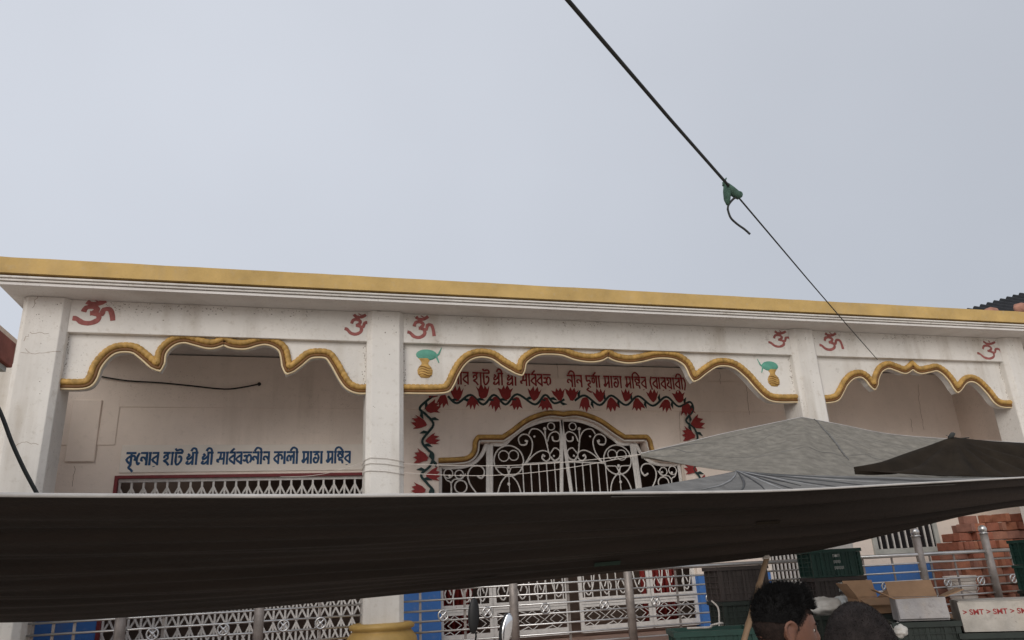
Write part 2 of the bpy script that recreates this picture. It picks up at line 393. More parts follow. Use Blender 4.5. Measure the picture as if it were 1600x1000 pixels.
# ---- inner wall with its openings (comb outline)
def gx(zx, zy): return at(680+zx/4, 580+zy/4, YI)
gm = [(20,555),(140,550),(205,538),(240,500),(248,440),(268,410),(420,410),(480,370),(560,310),(640,275),(720,258),(800,266)]
gpts = [gx(*p) for p in gm]; GCX = gpts[-1].x
zoff = 0
gpath = gpts + [Vector((2*GCX-p.x, p.y, p.z)) for p in gpts[:-1][::-1]]
gpath = smooth_path(gpath, (5, 6, 11, 16, 17), 5)
gedge = offset2(gpath, .07)
SGX0, SGX1, SGZ = at(180, 742, YI).x, at(568, 738, YI).x+.35, at(370, 741, YI).z      # collapsible gate opening
GX0, GX1 = gedge[0].x, gedge[-1].x
FX0, FX1, FZ = at(1203, 890, YI).x, at(1262, 890, YI).x, 2.35                          # small folded grille
ZW = 4.56
outline = [(-3.6, ZFL-.02), (SGX0, ZFL-.02), (SGX0, SGZ), (SGX1, SGZ), (SGX1, ZFL-.02), (GX0, ZFL-.02)] + [(p.x, p.z) for p in gedge] + \
          [(GX1, ZFL-.02), (FX0, ZFL-.02), (FX0, FZ), (FX1, FZ), (FX1, ZFL-.02), (11.0, ZFL-.02), (11.0, ZW), (-3.6, ZW)]
iw = MB().prism(outline, YI, YI+.22).build('inner_wall', WALL, temple)
iw.data.transform(Matrix.Identity(4))
MB().tube([p+Vector((0, -.012, 0)) for p in gpath], .030, 8).build('gate_arch_moulding', GOLD, iw, smooth=True)
MB().tube([p+Vector((0, -.008, 0)) for p in offset2(gpath, .034)], .016, 6).build('gate_arch_bead', GOLDD, iw, smooth=True)
MB().tube([p+Vector((0, -.004, 0)) for p in offset2(gpath, .060)], .014, 6).build('gate_arch_lip', WHITE, iw, smooth=True)
# shallow raised borders of wall panels, plastered-over box, patches
def ledge(pa, pb, pc, name, th=.012, w=.02):
    m = MB().tube([at(*pa, YI), at(*pb, YI), at(*pc, YI)], w, 4, squash=th/w); return m.build(name, WALL, iw)
p0, p1 = at(187, 636, YI), at(566, 694, YI)
MB().box(p0.x-.7, p0.x, YI-.012, YI, p1.z, 4.30).box(p0.x, p1.x+.5, YI-.012, YI, p0.z, 4.30).build('wall_upper_plaster', WALL, iw, bevel=.004)
pb0, pb1 = at(118, 625, YI), at(148, 722, YI)
MB().box(pb0.x-.02, pb1.x, YI-.036, YI-.011, pb1.z, pb0.z).build('plastered_box', WALL, iw, bevel=.02)
q0, q1 = at(684, 640, YI), at(1062, 640, YI)
MB().box(q0.x-1.0, q1.x+1.9, YI-.02, YI, q0.z, 4.35).build('wall_lintel_plaster', WALL, iw, bevel=.004)
YT = YI-.0225
nb0, nb1 = at(191, 697, YI), at(570, 735, YI)
nb = MB().box(nb0.x, nb1.x+.3, YI-.02, YI, SGZ+.035, p1.z-.002).build('name_band', BAND, iw, bevel=.003)
# lettering -------------------------------------------------------
G = {
 'ka': (.95, [[(.5,1),(.5,0)], [(.5,.8),(.08,.46),(.5,.1)], [(.5,.72),(.72,.78),(.88,.6),(.8,.38)]]),
 'u': (0, [[(-.45,.02),(-.62,-.16),(-.42,-.3),(-.2,-.5)]]),
 'uu': (0, [[(-.3,-.02),(-.55,-.18),(-.35,-.3),(-.05,-.42)]]),
 'e': (.38, [[(.28,1),(.1,.65),(.1,.25),(.24,.08),(.32,.25)]]),
 'na': (.72, [[(.6,1),(.6,0)], [(.6,.36),(.38,.62),(.14,.62),(.1,.42),(.26,.38)]]),
 'aa': (.34, [[(.17,1),(.17,0)]]),
 'ra': (.68, [[(.56,1),(.56,0)], [(.56,.8),(.06,.45),(.56,.1)], [(.24,-.06),(.26,-.12)]]),
 'ba': (.66, [[(.56,1),(.56,0)], [(.56,.8),(.06,.45),(.56,.1)]]),
 'reph': (0, [[(-.5,1.06),(-.16,1.34)]]),
 'ha': (.72, [[(.14,.56),(.16,.74),(.36,.80),(.48,.64),(.36,.46),(.12,.36),(.36,.24),(.60,-.02)], [(.42,.76),(.5,1)]]),
 'tta': (.8, [[(.16,1),(.16,.3),(.26,.06),(.46,.10),(.66,.36),(.66,.62),(.5,.72),(.42,.6)], [(.06,1.36),(.2,1.2),(.5,1.26),(.7,1.2),(.74,1)]]),
 'shrii': (1.12, [[(.12,.9),(.3,.78),(.12,.62),(.14,.46),(.34,.52),(.62,.74)], [(.62,1),(.62,0)], [(.62,.34),(.3,.1),(.04,.14),(.2,.32)], [(.95,0),(.95,1),(.86,1.3),(.6,1.36),(.42,1.12)]]),
 'sa': (.82, [[(.38,1),(.34,.62),(.22,.42),(.06,.40),(.10,.24),(.24,.26)], [(.32,.52),(.48,.46),(.68,.56)], [(.68,1),(.68,0)]]),
 'ja': (.95, [[(.12,.66),(.34,.74),(.42,.5),(.26,.3),(.08,.4)], [(.42,.5),(.5,.2),(.66,.12)], [(.42,.5),(.6,.8),(.84,.66),(.84,.3),(.7,.2)]]),
 'ii': (.34, [[(.17,0),(.17,1),(.08,1.3),(-.26,1.38),(-.5,1.1)]]),
 'i': (.34, [[(.17,0),(.17,1),(.26,1.3),(.6,1.4),(.95,1.08)]]),
 'la': (.9, [[(.76,1),(.76,0)], [(.76,.5),(.6,.72),(.46,.5),(.44,.26)], [(.46,.5),(.3,.72),(.12,.56),(.12,.3),(.28,.3)]]),
 'ma': (.76, [[(.2,1),(.2,.4),(.06,.26),(.18,.12),(.3,.28),(.62,.56)], [(.62,1),(.62,0)]]),
 'ta': (.74, [[(.18,.72),(.46,.84),(.62,.52),(.46,.12),(.2,.14),(.12,.38),(.28,.54),(.42,.4)]]),
 'nda': (.78, [[(.6,1),(.6,.5)], [(.6,.62),(.4,.82),(.14,.8),(.12,.62),(.26,.6)], [(.6,.5),(.26,.48),(.24,.3),(.5,.3),(.6,.0)]]),
 'da': (.66, [[(.14,1),(.14,.56),(.46,.62),(.52,.36),(.26,.26),(.56,.0)]]),
 'ga': (.74, [[(.6,1),(.6,0)], [(.12,.42),(.14,.78),(.36,.78),(.34,.46),(.16,.42)]]),
 'ya': (.72, [[(.14,.9),(.36,.66),(.1,.36),(.58,.1)], [(.58,1),(.58,0)], [(.3,-.08),(.32,-.14)]]),
 '(': (.34, [[(.28,1.1),(.1,.6),(.26,-.06)]]), ')': (.34, [[(.06,1.1),(.26,.6),(.08,-.06)]]),
 ' ': (.34, []), 'gap': (1.75, []),
}
NOMATRA = {'e', ' ', 'gap', '(', ')', 'u', 'uu', 'reph', 'shrii'}
def lettering(words, pL, pR, hpx, Y, name, m, parent, w):
    a, b = at(*pL, Y), at(*pR, Y)                      # ends of the base line
    toks = words.split('.'); total = sum(G[' ' if t == '_' else t][0] for t in toks)
    hh = at(pL[0], pL[1]-hpx, Y).z-a.z; sx = (b.x-a.x)/total; x = 0
    for t in toks:
        t = ' ' if t == '_' else t
        adv, st = G[t]; z0 = a.z+(b.z-a.z)*x/total
        st = list(st)
        if t not in NOMATRA and adv: st.append([(0.02, 1), (adv-.02, 1)])
        if t == 'shrii': st.append([(.5, 1), (adv, 1)])
        if st:
            q = MB(); strokes(q, st, (a.x+x*sx, z0), sx, hh, w, Y); q.build(name, m, parent)
        x += adv
lettering('ka.u.e.na.aa.ra._.ha.aa.tta._.shrii._.shrii._.sa.aa.ba.reph.ba.ja.na.ii.na._.ka.aa.la.ii._.ma.aa.ta.aa._.ma.i.nda.ra', (195, 727.5), (548, 724), 19.5, YT, 'blue_letter', BLUE, iw, .0135)
lettering('ka.u.e.na.aa.ra._.ha.aa.tta._.shrii._.shrii._.sa.aa.ba.reph.ba.ja.gap.na.ii.na._.da.uu.ga.reph.aa._.ma.aa.ta.aa._.ma.i.nda.ra._.(.ba.aa.ra.ya.aa.ra.ii.)', (687, 600), (1073, 609), 19, YT, 'red_letter', RED, iw, .0125)
# lotus border -----------------------------------------------------
top = [(692,625),(714,616),(738,627),(755,613),(774,629),(790,615),(807,629),(835,616),(852,630),(874,617)]
top2 = [(894,617),(914,630),(937,619),(956,631),(979,619),(996,631),(1020,619),(1040,632),(1061,621),(1073,638)]
left = [(675,637),(656,661),(675,687),(659,714),(676,742),(655,765),(675,792),(658,818),(675,845),(658,870)]
right = [(1089,661),(1077,679),(1096,706),(1080,732),(1099,757),(1082,782),(1101,806),(1086,830)]
FL = [(-.60,.46),(-.46,.12),(-.36,-.22),(-.18,-.42),(0,-.48),(.18,-.42),(.36,-.22),(.46,.12),(.60,.46),(.34,.28),(.20,.62),(.02,.30),(-.16,.66),(-.32,.28)]
protos = {}
def flower(px, py, ang, s=1.):
    p = at(px, py, YT); loc = Vector((p.x, YT, p.z))-temple.location; v = random.randrange(6)
    if v not in protos:
        rv = random.Random(v+40)
        poly = [((x+rv.uniform(-.05, .05))*.175, (z+rv.uniform(-.06, .06))*.19) for x, z in FL]
        q = MB().prism(poly, -.002, .003).build('painted_lotus', RED); q.parent = iw; o = protos[v] = q; o.location = loc
    else: o = share(protos[v], 'painted_lotus', iw, loc)
    o.rotation_euler = (0, ang, 0); o.scale = (s*random.uniform(.9, 1.1), 1, s)
def vine(pts):
    P = smooth_path([at(x, y, YT) for x, y in pts], n=6); m = MB().tube(P, .017, 6, squash=.15)
    for i in range(3, len(P)-3, 6):
        t = (P[i+1]-P[i-1]).normalized(); nn = Vector((t.z, 0, -t.x))*(1 if (i//6) % 2 else -1)
        m.tube([P[i], P[i]+t*.03+nn*.05, P[i]+t*.085+nn*.08], [.014, .024, .003], 5, squash=.15)
    m.build('painted_vine', VINE, iw)
for i, (x, y) in enumerate(top):
    flower(x, y, (0 if i % 2 else math.pi)+random.uniform(-.25, .25), random.uniform(.9, 1.08))
for i, (x, y) in enumerate(top2):
    flower(x, y, (math.pi if i % 2 else 0)+random.uniform(-.25, .25), random.uniform(.9, 1.08))
for i, (x, y) in enumerate(left):
    flower(x, y, (math.pi/2 if i % 2 == 0 else -math.pi/2)*random.uniform(.75, 1), random.uniform(.9, 1.1))
for i, (x, y) in enumerate(right):
    flower(x, y, (math.pi/2 if i % 2 == 0 else -math.pi/2)*random.uniform(.75, 1), random.uniform(.9, 1.1))
vine([(700,619),(714,630),(735,617),(755,632),(772,617),(790,632),(808,616),(836,632),(852,617),(866,630),(882,624)])
vine([(898,626),(914,618),(937,633),(955,618),(978,633),(997,619),(1020,634),(1041,620),(1060,635),(1078,628),(1083,641),(1072,657),(1084,668),(1090,684),(1084,700),(1096,716),(1084,732),(1094,748),(1086,770),(1098,790)])
vine([(676,619),(656,637),(666,648),(677,664),(660,688),(668,702),(677,711),(672,728),(658,742),(668,756),(677,770),(660,795),(676,820),(660,845),(676,870)])
MB().tube([at(670, 620, YT), at(684, 618, YT)], [.03, .012], 6, squash=.1).build('painted_bud', RED, iw)
# conduit wire on the wall of the first bay
w = [at(x, y, YI-.05) for x, y in ((155,588),(200,595),(250,598),(300,603),(350,608),(380,605),(405,600))]
MB().tube(smooth_path(w, n=4), .010, 6).ell(w[-1], .025, .02, .025).build('conduit_wire', CORD, iw)
# window in the third bay
wa, wb = at(1362, 812, YI), at(1462, 852, YI)
win = MB().box(wa.x-.08, wb.x+.08, YI-.035, YI, wb.z-.10, wb.z-.02).box(wa.x-.08, wa.x, YI-.035, YI, wb.z-.0199, wb.z+.95).box(wb.x, wb.x+.08, YI-.035, YI, wb.z-.0199, wb.z+.95).box(wa.x-.08, wb.x+.08, YI-.035, YI, wb.z+.951, wb.z+1.03).build('window', CONC, temple, bevel=.004)
MB().box(wa.x+.002, wb.x-.002, YI-.012, YI-.004, wb.z-.018, wb.z+.949).build('pane', DARKW, win)
nb_ = 9; br0 = None
for i in range(nb_):
    x = wa.x+(wb.x-wa.x)*(i+.5)/nb_
    if br0 is None: br0 = MB().box(x-.010, x+.010, YI-.034, YI-.014, wb.z-.0195, wb.z+.950).build('bar', IRON, win); bx = x
    else: share(br0, 'bar', win, (x-bx, 0, 0))
MB().box(-4.6, -2.9, YC+.26, YC+.42, 0, 3.92).build('wing_wall', WHITE, temple)
ck = MB()
def crack(pts, Y, w=.0022):
    P = []
    for i in range(len(pts)-1):
        a, b = at(*pts[i], Y), at(*pts[i+1], Y)
        for k in range(6):
            q = a.lerp(b, k/6); P.append(q+Vector((random.uniform(-1, 1)*.012, 0, random.uniform(-1, 1)*.010)))
    P.append(at(*pts[-1], Y)); ck.tube(P, w, 4, squash=.3)
for c_ in (((65,450),(57,465),(50,481)), ((46,520),(76,521)), ((46,521),(37,533)), ((40,545),(46,550)), ((30,552),(60,552),(95,549)), ((20,700),(35,690),(60,695))): crack(c_, YC)
for c_ in (((1434,600),(1436,625),(1440,650),(1444,672)), ((1423,655),(1426,675)), ((1166,600),(1168,620),(1171,648)), ((1124,580),(1126,600)), ((150,625),(149,660),(146,700)), ((870,560),(872,590)), ((1062,644),(1063,690)), ((117,727),(113,760))): crack(c_, YI-.022, .0026)
struct(ck.build('plaster_cracks', GOLDD, temple), 'stuff')
sp_ = MB(); random.seed(5)
for b_i in range(3):
    xl, xr = COLX[b_i][1], COLX[b_i+1][0]
    for _ in range(190):
        x = random.uniform(xl, xr); k = noise.noise((x*2.3, b_i, 7))
        if k < -.05: continue
        z = ZS-.012-abs(random.gauss(0, .05)); r = random.uniform(.002, .006)
        sp_.ell((x, YF-.0005, z), r*random.uniform(.8, 1.8), .002, r, 6, 4)
    for x in (xl+.012, xr-.012):
        for _ in range(40):
            z = random.uniform(3.68, 4.2); r = random.uniform(.002, .006); sp_.ell((x+random.gauss(0, .012), YP-.0005, z), r, .002, r*1.4, 6, 4)
for (x0, x1) in COLX:
    for _ in range(14):
        z = random.uniform(3.4, 4.55) if random.random() < .4 else random.uniform(4.25, 4.56); r = random.uniform(.002, .006); sp_.ell((random.uniform(x0+.07, x1-.07), YC-.0005, z), r*1.3, .002, r, 6, 4)
struct(sp_.build('mildew_specks', mat('mildew', (.30, .26, .22), .9, .3, 30, 0), temple), 'stuff')
# side walls, ceiling and the rooms behind
MB().box(-3.6, -3.42, YC+.43, YI-.001, ZFL, ZS-.002).build('side_wall', WALL, temple)
MB().box(10.8, 10.98, YC+.43, YI-.001, ZFL, ZS-.002).build('side_wall', WALL, temple)
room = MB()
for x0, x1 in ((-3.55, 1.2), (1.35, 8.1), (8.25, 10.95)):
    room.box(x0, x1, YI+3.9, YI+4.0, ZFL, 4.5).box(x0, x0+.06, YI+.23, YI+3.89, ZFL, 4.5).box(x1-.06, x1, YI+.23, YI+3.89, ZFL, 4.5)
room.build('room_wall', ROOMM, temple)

# ------------------------------------------------------------------ ironwork gate in the middle bay
YG = YI+.10
def gp(zx, zy): return at(680+zx/4, 580+zy/4, YG)
gate = thing('iron_gate', (GCX, YG, ZFL), 'white wrought iron double gate with scrolls under a gold edged arch', 'gate')
ZB = ZFL+.05
def leaf(name, frame, items, mirror):
    def P(z): 
        p = gp(*z) if isinstance(z, tuple) else z.copy()
        if mirror: p = Vector((2*GCX-p.x, p.y, p.z))
        return p
    fr = [P(f) for f in frame]
    a, b = fr[0].copy(), fr[-1].copy(); a.z = ZB; b.z = ZB
    m = MB().tube([a, fr[0]], .036, 4, squash=.5).tube([b, fr[-1]], .036, 4, squash=.5)
    fp = smooth_path(fr[1:-1], n=4) if len(fr) > 6 else fr
    m.tube([fr[0]]+fp+[fr[-1]], .028, 6, squash=.5)
    lo, hi = sorted((a.x, b.x))
    for z, h in ((ZB+.04, .045), (ZB+.34, .02), (ZB+.40, .045)): m.box(lo, hi, YG-.014, YG+.014, z-h, z+h)
    lf = m.build(name, IRON, gate)
    # diamond lattice at the foot
    nd = max(2, round((hi-lo)/.33)); wd = (hi-lo)/nd; zz = ZB+.20
    for i in range(nd):
        c = lo+wd*(i+.5)
        for s in (1., .55):
            MB().tube([(c-wd*.5*s, YG, zz), (c, YG, zz+.12*s), (c+wd*.5*s, YG, zz), (c, YG, zz-.12*s)], .008, 4, closed=True).build('diamond', IRON, lf)
        for sg in (1, -1): MB().tube([(c-wd*.5, YG, zz+.12*sg), (c-wd*.18, YG, zz+.08*sg)], .008, 4).build('diamond', IRON, lf)
    for kind, dat, r in items:
        r *= .85
        if kind == 'bar':
            p = P(dat); q = p.copy(); q.z = ZB+.445
            MB().tube([p, q], r, 4).build('bar', IRON, lf)
        elif kind == 'ring':
            c = P(dat[:2]); R_ = abs(gp(dat[0]+dat[2], dat[1]).x-gp(dat[0], dat[1]).x)
            MB().tube([c+Vector((math.cos(t*math.pi/12)*R_, 0, math.sin(t*math.pi/12)*R_)) for t in range(24)], r, 5, closed=True).build('ring', IRON, lf)
        elif kind == 'knob':
            c = P(dat); MB().ell(c, r, r*.6, r, 8, 6).build('bud', IRON, lf)
        else:
            pts = smooth_path([P(d) for d in dat], n=4); n = len(pts)
            MB().tube(pts, [r*(1.0 if i < n*.75 else 1.35) for i in range(n)], 5).build('scroll', IRON, lf)
    # repeat the big scrolls below the middle, where the leaf shows again under the tarpaulin
    zl = ZB+.445
    k = max(2, round((hi-lo)/.26)); wd = (hi-lo)/k
    for i in range(k):
        c = lo+wd*(i+.5); sg = 1 if i % 2 else -1
        MB().tube(smooth_path([(c-sg*wd*.42, YG, zl+.52), (c-sg*wd*.3, YG, zl+.2), (c, YG, zl+.03), (c+sg*wd*.3, YG, zl+.13), (c+sg*wd*.1, YG, zl+.22), (c-sg*.02, YG, zl+.13)], n=4), .010, 5).build('scroll', IRON, lf)
    return lf
LEAF = [(350,900),(350,455),(430,455),(480,410),(560,352),(650,316),(720,302),(790,300),(790,900)]
LI = [('ring', (460,560,92), .013), ('ring', (428,530,32), .010), ('ring', (490,526,30), .010), ('knob', (458,600), .03),
      ('scroll', [(380,600),(420,600),(445,605),(460,640)], .010), ('scroll', [(540,600),(500,600),(475,605),(460,640)], .010),
      ('scroll', [(460,640),(415,690),(392,760),(385,840)], .012), ('scroll', [(460,640),(510,690),(535,760),(545,840)], .012), ('knob', (460,705), .028), ('bar', (460,650), .008),
      ('scroll', [(560,580),(600,510),(606,440),(580,400),(545,396),(520,422),(532,458),(566,458),(576,432)], .012),
      ('scroll', [(584,395),(604,362),(650,368),(684,410),(700,470),(716,515),(745,480),(778,500),(776,540),(745,558),(722,535)], .012),
      ('scroll', [(560,584),(620,520),(670,496),(710,510),(716,545),(692,562),(668,542),(676,520)], .012),
      ('scroll', [(704,470),(690,420),(686,372)], .011), ('knob', (684,360), .032), ('ring', (724,345,22), .010),
      ('scroll', [(702,440),(716,395),(752,378),(778,400),(770,435),(738,434),(732,408)], .012), ('knob', (742,530), .02), ('knob', (566,436), .022), ('knob', (682,530), .02), ('knob', (620,408), .02),
      ('scroll', [(545,580),(660,574),(790,566)], .014)] + [('bar', (x, 575), .011) for x in (545, 595, 645, 695, 745)]
SIDE = [(30,900),(30,600),(120,600),(190,592),(250,566),(295,515),(318,462),(330,460),(330,900)]
SI = [('scroll', [(255,760),(215,700),(205,640),(235,595),(285,595),(308,630),(290,668),(262,655)], .013), ('ring', (82,640,28), .010), ('ring', (150,645,26), .010), ('ring', (160,722,38), .012),
      ('scroll', [(50,640),(70,680),(98,700),(100,780)], .011), ('scroll', [(190,640),(165,672),(120,676),(100,700)], .010), ('knob', (90,655), .025), ('knob', (160,650), .022),
      ('bar', (100, 780), .010), ('bar', (200, 770), .010), ('bar', (262, 770), .010)]
for mir in (False, True):
    leaf('gate_leaf', LEAF, LI, mir); leaf('side_panel', SIDE, SI, mir)
# red curtain panels hanging inside, beside the gate
for x0, x1, lab in ((GX0+.03, GX0+.55, 'left'), (GX1-.62, GX1-.03, 'right')):
    m = MB(); n = 40; vs = []; fs = []
    for i in range(n+1):
        x = x0+(x1-x0)*i/n; y = YI+.62+.035*math.sin(i*1.25)+.012*math.sin(i*3.1)
        vs += [(x, y, ZFL+.04), (x, y+.01, 2.55)]
    fs = [(2*i, 2*i+2, 2*i+3, 2*i+1) for i in range(n)]
    m.add(vs, fs)
    c = m.build('curtain', CURT, smooth=True); c.modifiers.new('thick', 'SOLIDIFY').thickness = .006
    tag(c, 'red curtain behind the scrolled gate, on the side towards %s' % ('the blue lettering' if lab == 'left' else 'the grey tarpaulin'), 'curtain')
    MB().tube([(x0-.05, YI+.62, 2.56), (x1+.05, YI+.62, 2.56)], .012, 8).build('curtain_rod', STEEL, c)

# ------------------------------------------------------------------ collapsible gates
def collapsible(x0, x1, zt, n, label, frame_m, rows, infill=None):
    t = thing('collapsible_gate', ((x0+x1)/2, YI+.08, ZFL), label, 'gate')
    y = YI+.07
    MB().box(x0-.001, x0+.035, YI-.012, YI+.20, ZFL, zt).box(x1-.035, x1+.001, YI-.012, YI+.20, ZFL, zt).box(x0+.0352, x1-.0352, YI-.012, YI+.20, zt-.035, zt+.001).build('frame', frame_m, t)
    MB().box(x0+.036, x1-.036, y-.02, y+.03, zt-.075, zt-.0352).box(x0+.036, x1-.036, y-.02, y+.03, ZFL, ZFL+.03).build('track', IRON, t)
    p = (x1-x0-.10)/(n-1); b0 = None; s0 = {}
    for i in range(n):
        x = x0+.05+p*i
        if b0 is None: b0 = MB().box(x-.012, x+.012, y-.012, y+.012, ZFL+.03, zt-.0752).build('bar', IRON, t); xb = x
        else: share(b0, 'bar', t, (x-xb, 0, 0))
    for zr, h in rows:
        for i in range(n-1):
            for sg in (1, -1):
                x = x0+.05+p*i
                k = (sg, h)
                if k not in s0:
                    a, b = ((x, zr), (x+p, zr-h)) if sg > 0 else ((x, zr-h), (x+p, zr))
                    yy = y-.018 if sg > 0 else y+.018
                    dx, dz = b[0]-a[0], b[1]-a[1]; L = math.hypot(dx, dz)
                    o = MB().obox(((a[0]+b[0])/2, yy, (a[1]+b[1])/2), (dx/2, 0, dz/2), (0, .003, 0), (-dz/L*.011, 0, dx/L*.011)).build('lattice_strip', IRON, t)
                    s0[k] = (o, x, zr)
                else:
                    o, xs, zs = s0[k]; share(o, 'lattice_strip', t, (x-xs, 0, zr-zs))
    return t
collapsible(SGX0, SGX1, SGZ, 25, 'wide white collapsible lattice gate in a maroon frame under the blue lettering', MAROON, [(SGZ-.135, .26), (1.78, .30), (1.46, .26), (1.19, .28)])
collapsible(FX0, FX1, FZ, 9, 'narrow white folding gate with close bars between blue wall and green crates', BAND, [(2.1, .2), (1.3, .2)])

# ------------------------------------------------------------------ railings between the columns
YR = YC+.22
railz = [1.60-.104*i for i in range(8)]
def railing(x0, x1, posts, dividers, rings, label):
    t = thing('railing', ((x0+x1)/2, YR, ZFL), label, 'railing', 'steel railings between the temple columns')
    for i, z in enumerate(railz):
        MB().tube([(x0, YR, z), (x1, YR, z)], .024 if i == 0 else .011, 8).build('rail', STEEL, t, smooth=True)
    for x in posts:
        p = MB().tube([(x, YR, ZFL), (x, YR, 1.83)], .050, 16).build('post', POSTM, t, smooth=True)
        MB().ell((x, YR, 1.882), .055, .055, .055, 18, 12).lathe([(.06, 1.825), (.066, 1.83), (.03, 1.845)], (x, YR, 0), 16).build('ball_cap', STEEL, p, smooth=True)
    for x in dividers:
        MB().box(x-.013, x+.013, YR+.012, YR+.022, ZFL, 1.60).build('divider', POSTM, t)
    for x in rings:
        z = railz[4]+.052
        r = MB().tube([(x+.052*math.cos(k*math.pi/10), YR-.014, z+.052*math.sin(k*math.pi/10)) for k in range(20)], .010, 6, closed=True).build('ring', STEEL, t, smooth=True)
        MB().tube([(x-.03, YR-.014, z-.03), (x+.03, YR-.014, z+.03)], .008, 5).tube([(x-.03, YR-.014, z+.03), (x+.03, YR-.014, z-.03)], .008, 5).ell((x, YR-.016, z), .018, .01, .018, 8, 6).build('ring_cross', STEEL, r)
def rx(px, py): return at(px, py, YR).x
railing(COLX[0][1], COLX[1][0], [rx(187,985), rx(404,975)], [rx(50,985), rx(82,985), rx(115,985), rx(255,970), rx(500,960)], [rx(240,975), rx(350,970), rx(443,975), rx(501,970)], 'steel railing with ring ornaments in front of the collapsible gate')
railing(COLX[1][1], COLX[2][0], [rx(803,950), rx(985,945)], [rx(657,960), rx(727,960), rx(890,960), rx(1062,950), rx(1195,930)], [rx(692,958), rx(761,955), rx(851,942), rx(943,937), rx(1023,932), rx(1108,928), rx(1180,920)], 'steel railing with ring ornaments in front of the scrolled double gate')
railing(COLX[2][1], COLX[3][0], [rx(1440,880), rx(1548,880)], [rx(1352,890), rx(1398,890), rx(1456,880), rx(1500,905), rx(1590,900)], [rx(1382,916), rx(1428,912), rx(1479,907), rx(1531,905), rx(1582,904)], 'steel railing with ball capped posts in front of the brick stack')

# ------------------------------------------------------------------ bricks stacked on the veranda
pile = thing('brick_stack', (10.0, 9.3, ZFL), 'tall stack of orange red bricks behind the ball capped railing posts', 'brick stack')
bricks = {}
def brick(lx, ly, lz, mi):
    k = (lx, ly, lz, mi)
    if k not in bricks:
        bricks[k] = MB().box(-lx/2, lx/2, -ly/2, ly/2, -lz/2, lz/2).build('brick', BRICKS[mi], bevel=.006).data
        o = [o for o in COL.objects if o.data == bricks[k]][0]; bpy.data.objects.remove(o)
    return bricks[k]
x_start = at(1462, 900, 9.1).x
rowh = .122
for r in range(11):
    z = ZFL+.061+r*rowh
    xs = x_start+(.03*r if r < 6 else .18+.16*(r-6))+random.uniform(-.05, .05)
    for layer, y in enumerate((9.05, 9.31)):
        x = xs+layer*.1
        while x < 10.75:
            header = random.random() < .55
            lx = .078 if header else .245
            if x+lx > 10.78: break
            if not (r == 10 and random.random() < .45):
                ly = .245 if header else .11
                o = bpy.data.objects.new('brick', brick(lx, ly, .112, random.choice((0, 0, 1, 1, 2, 3)))); COL.objects.link(o); o.parent = pile
                o.location = Vector((x+lx/2, y+random.uniform(-.025, .02), z))-pile.location
                o.rotation_euler = (random.uniform(-.01, .01), random.uniform(-.05, .05), random.uniform(-.16, .16))
                bv = o.modifiers.new('bevel', 'BEVEL'); bv.width = .006; bv.segments = 1
            x += lx+random.uniform(.006, .018)
# white bucket by the bricks
bp = at(1508, 940, 8.75)
bk = thing('bucket', (bp.x, 8.75, ZFL), 'white ribbed plastic bucket standing in front of the bricks', 'bucket')
zt_ = at(1508, 905, 8.75).z
prof = [(.0, ZFL), (.13, ZFL), (.145, ZFL+.1)]
for i in range(6): prof += [(.15+.006*i, ZFL+.12+i*.06), (.158+.006*i, ZFL+.14+i*.06), (.15+.006*i, ZFL+.16+i*.06)]
prof += [(.20, ZFL+.50), (.205, ZFL+.53), (.19, ZFL+.53), (.14, ZFL+.03), (.0, ZFL+.03)]
MB().lathe(prof, (bp.x, 8.75, 0), 28).build('shell', BAND, bk, smooth=True)
MB().tube([(bp.x-.2, 8.75, ZFL+.5), (bp.x-.15, 8.62, ZFL+.36), (bp.x, 8.55, ZFL+.30), (bp.x+.15, 8.62, ZFL+.36), (bp.x+.2, 8.75, ZFL+.5)], .006, 6).build('handle', STEEL, bk)

# ------------------------------------------------------------------ tarpaulins
def sheet(name, topc, botc, nu, nv, sag, wr, m, label, cat='tarpaulin', peak=(), thick=.004, sub=True):
    # topc / botc: lists of (px, py, Y) edge points, interpolated to nu columns; rows run from top to bottom
    def samp(c, cu=()):
        P = smooth_path([at(x, y, Y) for x, y, Y in c], cu, n=8); L = [0]
        for i in range(1, len(P)): L.append(L[-1]+(P[i]-P[i-1]).length)
        out = []; k = 0
        for i in range(nu+1):
            t = L[-1]*i/nu
            while k < len(P)-2 and L[k+1] < t: k += 1
            s = (t-L[k])/max(L[k+1]-L[k], 1e-9); out.append(P[k].lerp(P[k+1], min(max(s, 0), 1)))
        return out
    A, B = samp(topc, peak), samp(botc); vs = []
    for j in range(nv+1):
        v = j/nv
        for i in range(nu+1):
            p = A[i].lerp(B[i], v); env = math.sin(math.pi*v)
            p.z -= sag*env
            q = wr(i/nu, v, p)
            p.z += q*(env**.6)
            vs.append(p)
    fs = [(j*(nu+1)+i, j*(nu+1)+i+1, (j+1)*(nu+1)+i+1, (j+1)*(nu+1)+i) for j in range(nv) for i in range(nu)]
    o = MB().add(vs, fs).build(name, m, smooth=True)
    o.modifiers.new('thick', 'SOLIDIFY').thickness = thick
    tag(o, label, cat); return o, A, B
def wr_main(u, v, p):
    ph = v*30+2.2*noise.noise((p.x*.35, v*3, 2))
    f = .030*noise.noise((p.x*.35+3, v*8, 1))+.020*noise.noise((p.x*.6, v*24, 5))
    return f+(.003+.052*u**2)*math.sin(ph)+.010*u*math.sin(v*71+p.x*.6)
NEAR = [(-160,767,3.5),(0,773,3.5),(400,775,3.55),(600,774,3.6),(900,771,3.65),(1200,767,3.75),(1400,757,3.85),(1600,746,4.0),(1700,741,4.1)]
